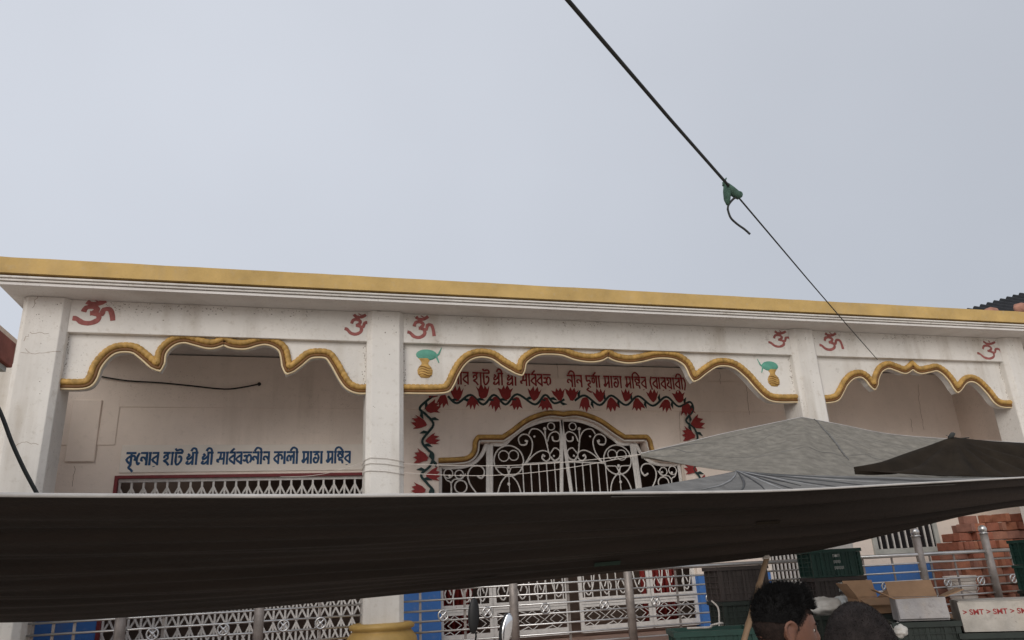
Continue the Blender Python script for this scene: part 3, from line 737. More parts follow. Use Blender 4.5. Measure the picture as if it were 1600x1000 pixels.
FAR = [(-160,974,5.0),(0,973,5.0),(120,969,5.0),(300,958,5.0),(450,946,4.95),(640,928,4.9),(800,912,4.85),(950,896,4.8),(1100,881,4.7),(1190,871,4.65),(1280,859,4.6),(1400,831,4.5),(1500,806,4.4),(1580,788,4.35),(1700,775,4.3)]
tp, A, B = sheet('market_tarpaulin', NEAR, FAR, 220, 110, .02, wr_main, TARPK, 'large black tarpaulin stretched low across the whole width of the stalls')
MB().tube(A, [.008*(1.25-.6*i/len(A)) for i in range(len(A))], 8).build('hem', HEM, tp, smooth=True)
for px_, py_, w_, h_, m_ in ((930, 878, .16, .035, FOLDP), (735, 905, .10, .03, FOLDP), (1180, 812, .12, .05, TARPD)):
    vv = min(tp.data.vertices, key=lambda q: (Vector(q.co)-at(px_, py_, q.co.y)).length if abs(q.co.y-4.4) < .9 else 99)
    i0 = vv.index; W_ = 221; ids = [i0+dx+dy*W_ for dy in range(0, 3) for dx in range(0, 6)]
    if max(ids) < len(tp.data.vertices):
        MB().add([tp.data.vertices[k].co+Vector((0, -.004, -.006)) for k in ids], [(r*6+c_, r*6+c_+1, r*6+c_+7, r*6+c_+6) for r in range(2) for c_ in range(5)]).build('patch', m_, tp, smooth=True)
pk = at(1253, 652, 6.9)
def wr_grey(u, v, p):
    d = Vector((p.x-pk.x, v*1.2, 0)); an = math.atan2(d.y, d.x); L = min(1, d.length)
    f = .022*math.sin(an*11)*L+.03*math.sin(an*27+2)*L*noise.noise((an*2, 0, 3))+.016*noise.noise((p.x*1.4, p.y*2, 4))+.010*noise.noise((p.x*5, p.y*6, 9))
    return f
GT = [(1001,709,6.5),(1060,695,6.6),(1130,678,6.7),(1200,663,6.8),(1253,652,6.9),(1310,663,6.8),(1380,677,6.7),(1450,684,6.6),(1540,689,6.5),(1640,694,6.4),(1720,698,6.4)]
GB = [(1003,712,6.4),(1050,722,5.9),(1100,731,5.5),(1150,737,5.3),(1220,742,5.2),(1290,745,5.2),(1360,745,5.2),(1430,748,5.2),(1530,750,5.2),(1640,750,5.2),(1720,750,5.2)]
gt, A2, B2 = sheet('grey_tarpaulin', GT, GB, 300, 44, .03, wr_grey, TARPG, 'faded grey tarpaulin raised to a peak in front of the third column', peak=(4,))
MB().tube(A2, .007, 6).build('hem', HEM, gt, smooth=True)
mg = gt.data; row = 26*301
MB().tube([mg.vertices[row+i].co+Vector((0, -.004, .004)) for i in range(6, 200, 2)], .0025, 5).build('seam', TARPB, gt, smooth=True)
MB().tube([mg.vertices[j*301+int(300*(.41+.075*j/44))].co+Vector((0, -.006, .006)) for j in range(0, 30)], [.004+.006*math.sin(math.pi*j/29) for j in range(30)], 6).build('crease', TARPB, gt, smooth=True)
# seam and pole crease of the grey sheet
pk2 = at(1150, 737, 4.75)
def wr_blue(u, v, p):
    d = Vector((p.x-pk2.x, v*.8, 0)); an = math.atan2(d.y, d.x)
    return   .010*math.sin(an*13+2*noise.noise((an*2, 0, 0)))*min(1, d.length*1.5)+.004*noise.noise((p.x*3, p.y*5, 1))
BT = [(955,769,3.72),(1010,761,4.0),(1070,751,4.35),(1120,742,4.62),(1150,736,4.75),(1190,739,4.7),(1260,742,4.65),(1350,744,4.6),(1450,747,4.6),(1550,747,4.6),(1700,744,4.6)]
BB = [(955,775,3.68),(1010,775,3.72),(1100,773,3.76),(1200,771,3.80),(1300,766,3.84),(1400,761,3.9),(1500,756,3.97),(1600,750,4.05),(1700,746,4.15)]
bt_, A4, B4 = sheet('blue_grey_tarpaulin', BT, BB, 300, 30, .0, wr_blue, TARPB, 'blue grey tarpaulin with folds fanning from a small peak beside the black one', peak=(4,))
def folds(ob, nu, nv, u0, specs, mA, mB):           # thin tubes fanning from a peak, their dark and pale colours painting crease shading
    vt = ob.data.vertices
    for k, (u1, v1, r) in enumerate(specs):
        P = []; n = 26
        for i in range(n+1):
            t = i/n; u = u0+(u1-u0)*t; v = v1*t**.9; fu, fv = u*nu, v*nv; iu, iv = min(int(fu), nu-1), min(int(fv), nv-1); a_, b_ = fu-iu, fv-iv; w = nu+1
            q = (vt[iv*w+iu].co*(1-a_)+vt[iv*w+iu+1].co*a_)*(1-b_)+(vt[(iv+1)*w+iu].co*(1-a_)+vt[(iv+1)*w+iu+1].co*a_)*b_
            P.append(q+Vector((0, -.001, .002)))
        MB().tube(P, [r*(.25+.75*math.sin(math.pi*min(1, (i+2)/(n+2)))) for i in range(n+1)], 6).build('fold_shading', mA if k % 3 else mB, ob, smooth=True)
um = min(range(301), key=lambda i: abs(A4[i].x-pk2.x))/300
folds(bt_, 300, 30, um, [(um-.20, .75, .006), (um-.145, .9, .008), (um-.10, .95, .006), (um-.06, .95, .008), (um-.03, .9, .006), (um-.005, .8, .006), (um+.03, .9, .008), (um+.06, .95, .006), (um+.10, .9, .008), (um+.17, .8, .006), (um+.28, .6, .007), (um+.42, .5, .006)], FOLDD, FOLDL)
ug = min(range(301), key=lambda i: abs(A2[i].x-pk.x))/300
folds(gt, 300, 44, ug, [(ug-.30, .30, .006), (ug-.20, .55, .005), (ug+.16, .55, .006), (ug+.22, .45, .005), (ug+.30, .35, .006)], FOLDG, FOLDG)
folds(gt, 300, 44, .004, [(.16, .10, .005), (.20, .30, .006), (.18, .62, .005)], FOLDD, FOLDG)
pk3 = at(1487, 683, 5.0)
def wr_dark(u, v, p):
    d = Vector((p.x-pk3.x, v*.6, 0)); an = math.atan2(d.y, d.x)
    return .03*math.sin(an*13)*min(1, d.length*2)+.01*noise.noise((p.x*4, p.z*5, 2))
DT = [(1335,733,4.71),(1375,723,4.82),(1415,709,4.95),(1450,697,5.0),(1487,683,5.0),(1530,688,5.0),(1600,693,5.0),(1720,700,5.0)]
DB = [(1335,734,4.7),(1375,738,4.68),(1420,741,4.66),(1480,744,4.65),(1600,746,4.65),(1720,747,4.65)]
dt_, A3, B3 = sheet('dark_tarpaulin', DT, DB, 160, 30, .015, wr_dark, TARPD, 'dark olive tarpaulin with a knotted tip over the grey one', peak=(4,))
k = MB(); p = at(1487, 684, 5.0)
k.tube([p+Vector((-.03, 0, -.005)), p+Vector((-.01, -.01, .012)), p+Vector((.02, 0, .03)), p+Vector((.045, 0, .035))], [.012, .02, .018, .004], 7)
k.tube([p+Vector((-.05, 0, .02)), p+Vector((0, 0, 0))], .003, 5).tube([p, p+Vector((.12, .02, -.002)), p+Vector((.2, .02, .004))], .005, 5)
k.build('knot', CORD, dt_, smooth=True)
# strings from the grey sheet's corner to the second column, and round it
st = MB()
cz = [2.86, 2.80, 2.72]
for i, z in enumerate(cz):
    st.tube([(COLX[1][0]-.006, YC+.40, z+.0), (COLX[1][0]-.006, YC+.05, z+.01*i), (COLX[1][0]+.05, YC-.008, z+.02), ((COLX[1][0]+COLX[1][1])/2, YC-.010, z+.012), (COLX[1][1]-.05, YC-.008, z-.015), (COLX[1][1]+.006, YC+.05, z-.02), (COLX[1][1]+.006, YC+.40, z-.02)], .0035, 5)
s0 = Vector((COLX[1][1]+.01, YC+.05, 2.82)); c0 = at(1001, 710, 6.45)
for dz, sg in ((0, .06), (-.10, .10)):
    q = s0+Vector((0, 0, dz)); st.tube([q.lerp(c0, t/12)-Vector((0, 0, sg*math.sin(math.pi*t/12))) for t in range(13)], .0035, 5)
q = Vector((COLX[1][0]-.01, YC+.05, 2.84)); q2 = at(438, 745, YC+.2)
st.tube([q.lerp(q2, t/8)-Vector((0, 0, .05*math.sin(math.pi*t/8))) for t in range(9)], .003, 5)
tag(st.build('tie_string', STRING), 'pale string wound round the second column and tied to the grey tarpaulin', 'string')

# ------------------------------------------------------------------ overhead cord with a green rag
P0 = at(1371, 562, YP-.03); K = None
e1 = ray(887, 0).normalized()*2.6+Vector((0, 0, EYE)); kn = ray(1140, 292).normalized()
# knot: nearest point on the sight line to the straight cord
best = min((((Vector((0, 0, EYE))+kn*(d/100))-(e1.lerp(P0, t/200))).length, d, t) for d in range(300, 900, 4) for t in range(0, 200, 2))
Kp = Vector((0, 0, EYE))+kn*(best[1]/100)
back = e1+(e1-Kp)*1.6
cord = thing('overhead_cord', Kp, 'dark cord slung from above to the third arch, knotted with a green rag', 'cord')
MB().tube([back, e1, e1.lerp(Kp, .5)-Vector((0, 0, .006)), Kp], [.0075]*4, 8).build('thick_cord', CORD, cord, smooth=True)
MB().tube([Kp, Kp.lerp(P0, .3)-Vector((0, 0, .012)), Kp.lerp(P0, .6)-Vector((0, 0, .012)), P0], [.0048, .0048, .0048, .0048], 6).build('thin_cord', CORD, cord, smooth=True)
random.seed(3); kk = lambda x, y: at(x, y, Kp.y)
m = MB().tube([kk(1130,284), kk(1135,290), kk(1143,298), kk(1151,304), kk(1156,309)], [.008, .020, .026, .024, .016], 8)
m.tube([kk(1134,288), kk(1136,300), kk(1136,312), kk(1137,320)], [.012, .022, .018, .008], 7).tube([kk(1131,290), kk(1132,283), kk(1135,278)], [.010, .008, .003], 6)
m.tube([kk(1155+4.2*math.cos(t*.524), 304+4.2*math.sin(t*.524)) for t in range(12)], .006, 6, closed=True)
m.build('rag', RAG, cord, smooth=True)
MB().tube(smooth_path([kk(1152,308), kk(1147,310), kk(1142,315), kk(1138,321), kk(1137,328)], n=4), .006, 6).build('loop_cord', CORD, cord, smooth=True)
tl = [at(x, y, Kp.y) for x, y in ((1137,326),(1139,334),(1143,342),(1153,351),(1163,358),(1172,366))]
MB().tube(smooth_path(tl, n=4), .006, 6).build('loose_end', CORD, cord, smooth=True)
# hanging cable at the first column
cb = [at(x, y, 5.2) for x, y in ((-60,520),(-30,585),(0,643),(18,690),(36,730),(55,766),(66,786))]
tag(MB().tube(smooth_path(cb, n=5), .012, 8).build('hanging_cable', CORD, smooth=True), 'dark cable hanging in front of the first column down to the tarpaulin', 'cable')

# ------------------------------------------------------------------ neighbouring buildings
nbp = at(26, 537, 6.4); nbq = at(18, 574, 6.4)
house = thing('neighbouring_house', (nbp.x-1.2, 4.5, 0), 'red edged concrete roof slab of the neighbouring house beside the first column', 'house')
zt1 = nbp.z; zb1 = zt1-.20
MB().box(nbp.x-1.6, nbp.x, 1.0, 6.4, zb1, zt1).build('slab_edge', REDW, house, bevel=.01)
MB().box(nbp.x-1.6, nbp.x-.03, 1.0, 6.37, zb1-.04, zb1-.002).build('slab_underside', CONC, house)
MB().box(nbp.x-1.7, nbp.x-1.45, 1.0, 6.3, 0, zb1-.041).build('wall', CONC, house)
# corrugated shed roof behind the temple
sh = thing('tin_shed', (16.5, 17.5, 0), 'dark corrugated tin roof edge rising behind the yellow roof edge', 'shed')
a_, b_ = at(1505, 487, 16.), at(1600, 459, 16.)
sl_ = (b_.z-a_.z)/(b_.x-a_.x); vs = []; n = 420; x0 = a_.x-2; x1 = a_.x+7; per = (b_.x-a_.x)/9.3
for i in range(n+1):
    x = x0+(x1-x0)*i/n; w_ = math.sin((x-x0)*2*math.pi/per); z = a_.z+(x-a_.x)*sl_+.052*w_*abs(w_)**.3
    vs += [(x, 16., z), (x, 13.9, z-1.1)]
ro = MB().add(vs, [(2*i, 2*i+2, 2*i+3, 2*i+1) for i in range(n)]).build('corrugated_roof', TIN, sh, smooth=True)
ro.modifiers.new('thick', 'SOLIDIFY').thickness = .02
MB().prism([(x0+.3, 0), (x1-.3, 0), (x1-.3, a_.z+(x1-.3-a_.x)*sl_-.09), (x0+.3, a_.z+(x0+.3-a_.x)*sl_-.09)], 16.3, 21.7).build('wall', ROOMM, sh)
for px, py, w_ in ((1550, 488, .42), (1598, 481, .55)):
    c = at(px, py, 14.6)
    t = MB().lathe([(0, -.2), (.12, -.19), (.13, 0), (.11, .1), (0, .17)], (0, 0, 0), 14)
    t.v = [(c.x+v[0]*w_*4.2, 14.6+v[1], c.z+v[2]*.9) for v in t.v]
    o = t.build('clay_tile', TILE, smooth=True, parent=sh)

# ------------------------------------------------------------------ bamboo prop
b0, b1 = at(1199, 868, 4.62), at(1160, 1010, 4.45)
d_ = (b1-b0).normalized(); foot = b0+d_*((0-b0.z)/d_.z)
bam = thing('bamboo_pole', foot, 'leaning bamboo pole propping up the black tarpaulin beside the crates', 'pole')
pts, rr = [], []
L_ = (foot-b0).length
for i in range(61):
    t = i/60; pts.append((b0-d_*.05).lerp(foot, t)); k = (t*L_) % .28
    rr.append(.017+.004*t+(.0035 if k < .02 else 0))
MB().tube(pts, rr, 10).build('culm', BAMBOO, bam, smooth=True)
MB().tube([b0+d_*.03+Vector((.024*math.cos(a*1.1), .024*math.sin(a*1.1), a*.0016)) for a in range(24)], .004, 5).build('lashing', STRING, bam)

# ------------------------------------------------------------------ plastic crates
def make_crate(w, dp, h, m):
    me = {}
    me['posts'] = [MB().box(min(sx*w/2, sx*(w/2-.035)), max(sx*w/2, sx*(w/2-.035)), min(sy*dp/2, sy*(dp/2-.035)), max(sy*dp/2, sy*(dp/2-.035)), .012, h-.036) for sx in (-1, 1) for sy in (-1, 1)]
    me['rim'] = MB().box(-w/2-.012, w/2+.012, -dp/2-.012, -dp/2+.02, h-.035, h).box(-w/2-.012, w/2+.012, dp/2-.02, dp/2+.012, h-.035, h).box(-w/2-.012, -w/2+.02, -dp/2+.0201, dp/2-.0201, h-.035, h).box(w/2-.02, w/2+.012, -dp/2+.0201, dp/2-.0201, h-.035, h)
    me['base'] = MB().box(-w/2+.004, w/2-.004, -dp/2+.004, dp/2-.004, 0, .012)
    walls = []
    for ax in (0, 1):
        L = (w if ax == 0 else dp)-.072; off = (dp if ax == 0 else w)/2
        for sg in (-1, 1):
            def wb(u0, u1, d0, d1, z0, z1):
                y0, y1 = sorted((sg*(off-d0), sg*(off-d1)))
                (q.box(u0, u1, y0, y1, z0, z1) if ax == 0 else q.box(y0, y1, u0, u1, z0, z1))
            q = MB(); ns = 5; hh = (h-.05)/ns
            wb(-L/2, L/2, .014, .019, .013, h-.036)
            for i in range(1, ns): wb(-L/2, L/2, .002, .0138, .012+hh*i, .020+hh*i)
            nr = 3 if ax == 0 else 2
            for i in range(nr):
                x = -L/2+L*(i+.5)/nr; wb(x-.012, x+.012, .006, .0139, .0132, h-.0362)
            for i in range(10):
                x = -L/2+L*(i+.5)/10; wb(x-.003, x+.003, .009, .01395, .0134, h-.0364)
            walls.append(q)
    me['walls'] = walls
    return me
CR = {}
def crate(loc, rz, m, label, size=(.52, .36, .29), printed=False, group=None):
    t = thing('plastic_crate', loc, label, 'crate', group); t.rotation_euler = (0, 0, rz)
    key = (size, m.name)
    if key not in CR:
        d = make_crate(*size, m); CR[key] = []
        for nm, q in tuple(('corner_post', x) for x in d['posts']) + (('rim', d['rim']), ('base', d['base'])) + tuple(('slatted_wall', x) for x in d['walls']):
            o = q.build(nm, m, bevel=.003); CR[key].append((nm, o.data)); bpy.data.objects.remove(o)
    for nm, me in CR[key]:
        o = bpy.data.objects.new(nm, me); COL.objects.link(o); o.parent = t
    if printed:
        w, dp, h = size; y = -dp/2+.0005
        for r, n in enumerate((3, 3, 4)):
            z = h*.70-r*.062; q = MB()
            for i in range(n):
                x = -.03+i*.026
                q.tube([(x, y, z), (x, y, z+.03), (x+.014, y, z+.03), (x+.014, y, z+.006)], .0035, 4, squash=.3)
            o = q.build('print_line', PRINT); o.parent = t; struct(o, 'stuff')
        o = MB().ell((0, y, h-.07), .012, .002, .012, 10, 6).build('print_dot', PRINT); o.parent = t
    return t
def stack(px, py, Y, rz, mats, size, where, tops, printed=()):
    p = at(px, py, Y); h = size[2]; n = max(len(mats), round(p.z/h)); h2 = p.z/n
    size = (size[0], size[1], round(h2-.004, 4))
    ordn = ['topmost', 'second', 'third', 'fourth', 'fifth', 'sixth', 'seventh']
    for i in range(n):
        mm = mats[min(i, len(mats)-1)]
        cname = {'green_crate_plastic': 'green', 'dark_crate_plastic': 'dark green', 'brown_black_crate_plastic': 'dark brown'}[mm.name]
        crate((p.x+random.uniform(-.012, .012), p.y+random.uniform(-.012, .012), (n-1-i)*h2), rz+random.uniform(-.03, .03), mm,
              '%s plastic crate %s, %s from the top' % (cname, where, ordn[i]) if i else '%s plastic crate %s, topmost of its stack' % (cname, where), size, i in printed, 'stacked plastic crates')
# stack beside the bamboo, stack at the third column, stack with the loose cord, right-hand stacks
stack(1148, 884, 6.9, -.1, [CRATEB, CRATED, CRATED], (.50, .36, .30), 'behind the bamboo pole', 0)
stack(1293, 858, 7.3, -.25, [CRATEG, CRATEB, CRATED], (.54, .38, .27), 'in front of the third column', 0, printed=(0, 1))
stack(1108, 981, 5.2, -.35, [CRATEG, CRATEG], (.56, .38, .29), 'with a white cord lying on it', 0)
stack(1436, 968, 5.0, -.5, [CRATED, CRATED], (.44, .36, .29), 'under the grey carton', 0)
stack(1566, 984, 4.7, -.6, [CRATED, CRATED], (.62, .40, .28), 'under the printed white carton', 0)
stack(1618, 842, 7.4, .15, [CRATEG, CRATEG, CRATED], (.52, .36, .28), 'in front of the brick stack', 0)
# cord lying on the crate
p = at(1108, 981, 5.2)
cc = [at(x, y, Y) for x, y, Y in ((1112,939,6.55),(1122,950,6.4),(1124,972,6.2),(1124,984,6.0))]
tag(MB().tube(smooth_path(cc+[p+Vector((.17, .1, .015)), p+Vector((.05, .05, .012)), p+Vector((-.05, -.1, .012)), p+Vector((-.2, -.05, .012))], n=5), .008, 6).build('loose_cord', STRING, smooth=True), 'white cord draped from the dark crates onto the green crate', 'cord')

# ------------------------------------------------------------------ cartons
def carton(name, loc, rz, w, dp, h, m, label, flaps, inner=CARD):
    t = thing(name, loc, label, 'carton'); t.rotation_euler = (0, 0, rz); th = .006
    def put(mb, nm, mt):
        mb.v = [(x+.006*noise.noise((x*9, y*9, z*9+1)), y+.006*noise.noise((x*9+5, y*9, z*9)), z+.008*noise.noise((x*6, y*6+3, 2))*(1 if z > .02 else 0)) for x, y, z in mb.v]
        o = mb.build(nm, mt); o.parent = t; return o
    put(MB().box(-w/2, w/2, -dp/2, -dp/2+th, .0, h).box(-w/2, w/2, dp/2-th, dp/2, .0, h).box(-w/2, -w/2+th, -dp/2+th+.0002, dp/2-th-.0002, .0, h).box(w/2-th, w/2, -dp/2+th+.0002, dp/2-th-.0002, .0, h).box(-w/2+th+.0002, w/2-th-.0002, -dp/2+th+.0002, dp/2-th-.0002, 0, th), 'box_body', m)
    put(MB().box(-w/2+th+.001, w/2-th-.001, dp/2-th-.004, dp/2-th-.001, .01, h-.002), 'inner_face', inner)
    for side, ang in flaps:
        L = {'f': w, 'b': w, 'l': dp, 'r': dp}[side]; fl = .14
        ca, sa = math.cos(ang), math.sin(ang)
        o, u, ax = {'f': ((0, -dp/2, h), (0, -ca, sa), (1, 0, 0)), 'b': ((0, dp/2, h), (0, ca, sa), (1, 0, 0)), 'l': ((-w/2, 0, h), (-ca, 0, sa), (0, 1, 0)), 'r': ((w/2, 0, h), (ca, 0, sa), (0, 1, 0))}[side]
        u = Vector(u); ax = Vector(ax); nrm = u.cross(ax)
        put(MB().obox(Vector(o)+u*(fl/2+.002)+nrm*.0, ax*(L/2-.004), u*(fl/2), nrm*.0025), 'flap', inner if ang > -.6 else m)
    return t
p = at(1436, 968, 5.0)
c2 = carton('open_carton', (p.x-.0, p.y-.02, p.z+.001), -.55, .34, .24, .155, CARDG, 'grey white carton with open flaps on dark crates by the boards', [('f', -1.35), ('l', .5), ('r', .35), ('b', .9)])
p = at(1358, 948, 5.6); n_ = 4
stack(1362, 958, 5.6, -.15, [CRATED], (.44, .34, .30), 'under the small brown carton', 0)
p = at(1362, 958, 5.6)
carton('open_carton', (p.x, p.y, p.z+.001), -.25, .26, .22, .12, CARD, 'small brown cardboard carton with raised flaps beside the cropped head', [('f', -.35), ('l', 1.0), ('r', .6), ('b', 1.2)])
p = at(1566, 984, 4.7)
pc = carton('printed_carton', (p.x+.08, p.y-.0, p.z+.001), -.62, .66, .36, .20, CARDW, 'white carton printed with red SMT lettering on dark crates', [('f', -1.45), ('b', .1), ('l', -1.2), ('r', -1.2)], CARDW)
MB().box(-.325, .325, -.175, .175, .2005, .206).build('lid', CARDW, bevel=.004).parent = pc
def textmesh(body, size, loc, m, parent, name):
    c = bpy.data.curves.new('txt', 'FONT'); c.body = body; c.size = size; c.align_x = 'CENTER'; c.offset = .0012
    o = bpy.data.objects.new('txt', c); COL.objects.link(o)
    me = bpy.data.meshes.new_from_object(o); bpy.data.objects.remove(o)
    me.materials.clear(); me.materials.append(m)
    q = bpy.data.objects.new(name, me); COL.objects.link(q); q.parent = parent; q.location = loc; q.rotation_euler = (math.pi/2, 0, 0)
    return q
flap_y = -.16-.14*math.cos(1.45)-.006
textmesh('> SMT > SMT > SMT > SMT >', .050, (0, -.1815, .115), RED, pc, 'red_print').rotation_euler = (math.pi/2, 0, 0)
# the front face carries the print, so the front flap is tucked away
for o in list(pc.children):
    if o.name.startswith('flap'): bpy.data.objects.remove(o)
for o in list(c2.children)[:0]: pass
# boards stacked between the cartons
bp_ = at(1487, 962, 5.6)
bs = thing('board_stack', (bp_.x, 5.6, 0), 'stack of flat brown boards between the grey carton and the printed one', 'board stack')
nb2 = 44; hb = bp_.z/nb2; bd = None
for i in range(nb2):
    l = Vector((random.uniform(-.015, .015), random.uniform(-.02, .02), hb*i))
    if bd is None:
        q = MB().box(-.16, .16, -.25, .25, .0, hb-.004).build('board', CARD); q.parent = bs; q.location = l; bd = q
    else: share(bd, 'board', bs, l, (0, 0, random.uniform(-.05, .05)))
# crumpled sacks between the two heads
def lump(px, py, Y, rx_, ry_, rz_, m, name, label, cat, seed):
    c = at(px, py, Y); q = MB().ell((0, 0, 0), 1, 1, 1, 36, 22); vs = []
    for v in q.v:
        n_ = Vector(v); k = 1+.22*noise.noise(n_*2.1+Vector((seed, 0, 0)))+.12*abs(noise.noise(n_*5+Vector((0, seed, 0))))
        vs.append((c.x+n_.x*rx_*k, c.y+n_.y*ry_*k, c.z+n_.z*rz_*k))
    q.v = vs; return tag(q.build(name, m, smooth=True), label, cat)
stack(1302, 957, 6.0, .05, [CRATED], (.60, .38, .29), 'under the crumpled sack', 0)
lump(1290, 948, 6.0, .17, .13, .075, BAGW, 'sack', 'pale crumpled sack lying on dark crates between the two heads', 'sack', 2.)
lump(1318, 941, 5.95, .085, .09, .05, LEAFP, 'plastic_bag', 'crumpled clear plastic bag beside the pale sack', 'bag', 5.)
lump(1404, 985, 4.95, .05, .07, .05, BAGW, 'cloth_rag', 'pale crumpled rag hanging by the grey carton', 'rag', 8.)

# ------------------------------------------------------------------ motorcycle
mp = at(762, 985, 5.3)
mo = thing('motorcycle', (mp.x, 5.3, 0), 'parked motorcycle with two black rear view mirrors showing under the black tarpaulin', 'motorcycle')
X0 = mp.x
def mirror(px, py, pb, tilt, glass):
    c = at(px, py, 5.3); b = at(*pb, 5.3); q = MB()
    q.ell((0, 0, 0), .040, .022, .115, 16, 12)
    ct, st_ = math.cos(tilt), math.sin(tilt)
    q.v = [(c.x+x*ct+z*st_, c.y+y, c.z-x*st_+z*ct) for x, y, z in q.v]
    h = q.build('mirror', RUBBER, mo, smooth=True)
    if glass:
        g_ = MB().ell((0, 0, 0), .036, .006, .10, 16, 10); g_.v = [(c.x+.012+x*ct+z*st_, c.y-.019+y, c.z+.01-x*st_+z*ct) for x, y, z in g_.v]
        g_.build('glass', MIRR, h, smooth=True)
    low = Vector((X0+(.16 if b.x > X0 else -.16), 5.35, 1.02))
    MB().tube(smooth_path([c-Vector((0, 0, .08)), b, low], n=5), .0065, 8).build('mirror_stem', RUBBER, mo, smooth=True)
mirror(740, 962, (743, 1000), .06, False)
mirror(789, 985, (785, 1010), .22, True)
MB().tube(smooth_path([(X0-.36, 5.45, 1.0), (X0-.2, 5.36, 1.03), (X0, 5.38, .98), (X0+.2, 5.36, 1.03), (X0+.36, 5.45, 1.0)], n=5), .012, 10).build('handlebar', STEEL, mo, smooth=True)
for sg in (-1, 1):
    MB().tube([(X0+sg*.33, 5.435, 1.005), (X0+sg*.40, 5.47, .99)], .02, 10).build('grip', RUBBER, mo, smooth=True)
    MB().tube([(X0+sg*.09, 5.36, 1.0), (X0+sg*.09, 5.0, .31)], .022, 10).build('fork_leg', STEEL, mo, smooth=True)
MB().ell((X0, 5.22, .88), .09, .08, .09, 20, 12).build('headlamp', STEEL, mo, smooth=True)
MB().ell((X0, 5.72, .84), .13, .30, .13, 24, 14).build('fuel_tank', TANK, mo, smooth=True)
MB().ell((X0, 6.28, .80), .13, .38, .07, 24, 12).build('seat', RUBBER, mo, smooth=True)
MB().box(X0-.13, X0+.13, 5.5, 5.95, .32, .62).build('engine', STEEL, mo, bevel=.04)
MB().tube([(X0+.14, 5.5, .42), (X0+.17, 5.9, .30), (X0+.17, 6.6, .36)], [.02, .03, .045], 10).build('exhaust', STEEL, mo, smooth=True)
for y in (4.98, 6.28):
    wh = MB().tube([(X0, y+.27*math.cos(k*math.pi/18), .31+.27*math.sin(k*math.pi/18)) for k in range(36)], .042, 10, closed=True).build('tyre', RUBBER, mo, smooth=True)
    q = MB().tube([(X0-.06, y, .31), (X0+.06, y, .31)], .04, 12)
    for k in range(9): q.tube([(X0, y, .31), (X0, y+.24*math.cos(k*.698), .31+.24*math.sin(k*.698))], .008, 5)
    q.build('spokes', STEEL, wh)
MB().tube([(X0, 5.4, .85), (X0, 5.95, .55), (X0, 6.28, .31)], .025, 8).tube([(X0, 5.9, .6), (X0, 6.55, .74)], .02, 8).build('chassis', RUBBER, mo)

# ------------------------------------------------------------------ two men
def head_point(d):
    x, y, z = d
    a, b, c = .098, .076, .116
    px, py, pz = x*a, y*b, z*c
    if z > 0: px *= 1+.04*z; py *= 1+.05*z*(1-z)
    if z < 0:                                       # jaw and nape
        k = -z
        if x < 0: px *= 1-.42*k
        else: px *= 1-.06*k
        py *= 1-.26*k*k
    if x > 0:
        def bump(yc, zc, sy, sz, h): return h*math.exp(-((py-yc)/sy)**2-((pz-zc)/sz)**2)
        f = bump(0, -.018, .011, .022, .020)+bump(0, -.032, .017, .010, .006)+bump(0, .018, .05, .010, .005)
        f += bump(0, -.064, .020, .007, .005)+bump(0, -.094, .024, .014, .008)
        for s in (-1, 1): f += bump(s*.031, .002, .014, .010, -.010)+bump(s*.042, -.028, .02, .018, .003)
        px += f*min(1, x*1.6)
    return Vector((px, py, pz))
def eval_obj(o):
    dg = bpy.context.evaluated_depsgraph_get(); me = bpy.data.meshes.new_from_object(o.evaluated_get(dg)); bpy.data.objects.remove(o); return me
def skin_mesh(verts, edges, radii, root, sub=2):
    me = bpy.data.meshes.new('sk'); me.from_pydata(verts, edges, []); o = bpy.data.objects.new('sk', me); COL.objects.link(o)
    md = o.modifiers.new('skin', 'SKIN'); md.use_smooth_shade = True
    for i, r in enumerate(radii):
        sv = me.skin_vertices[0].data[i]; rr = r if isinstance(r, tuple) else (r, r); sv.radius = rr; sv.use_root = (i == root)
    ss = o.modifiers.new('ss', 'SUBSURF'); ss.levels = sub; ss.render_levels = sub
    return eval_obj(o)
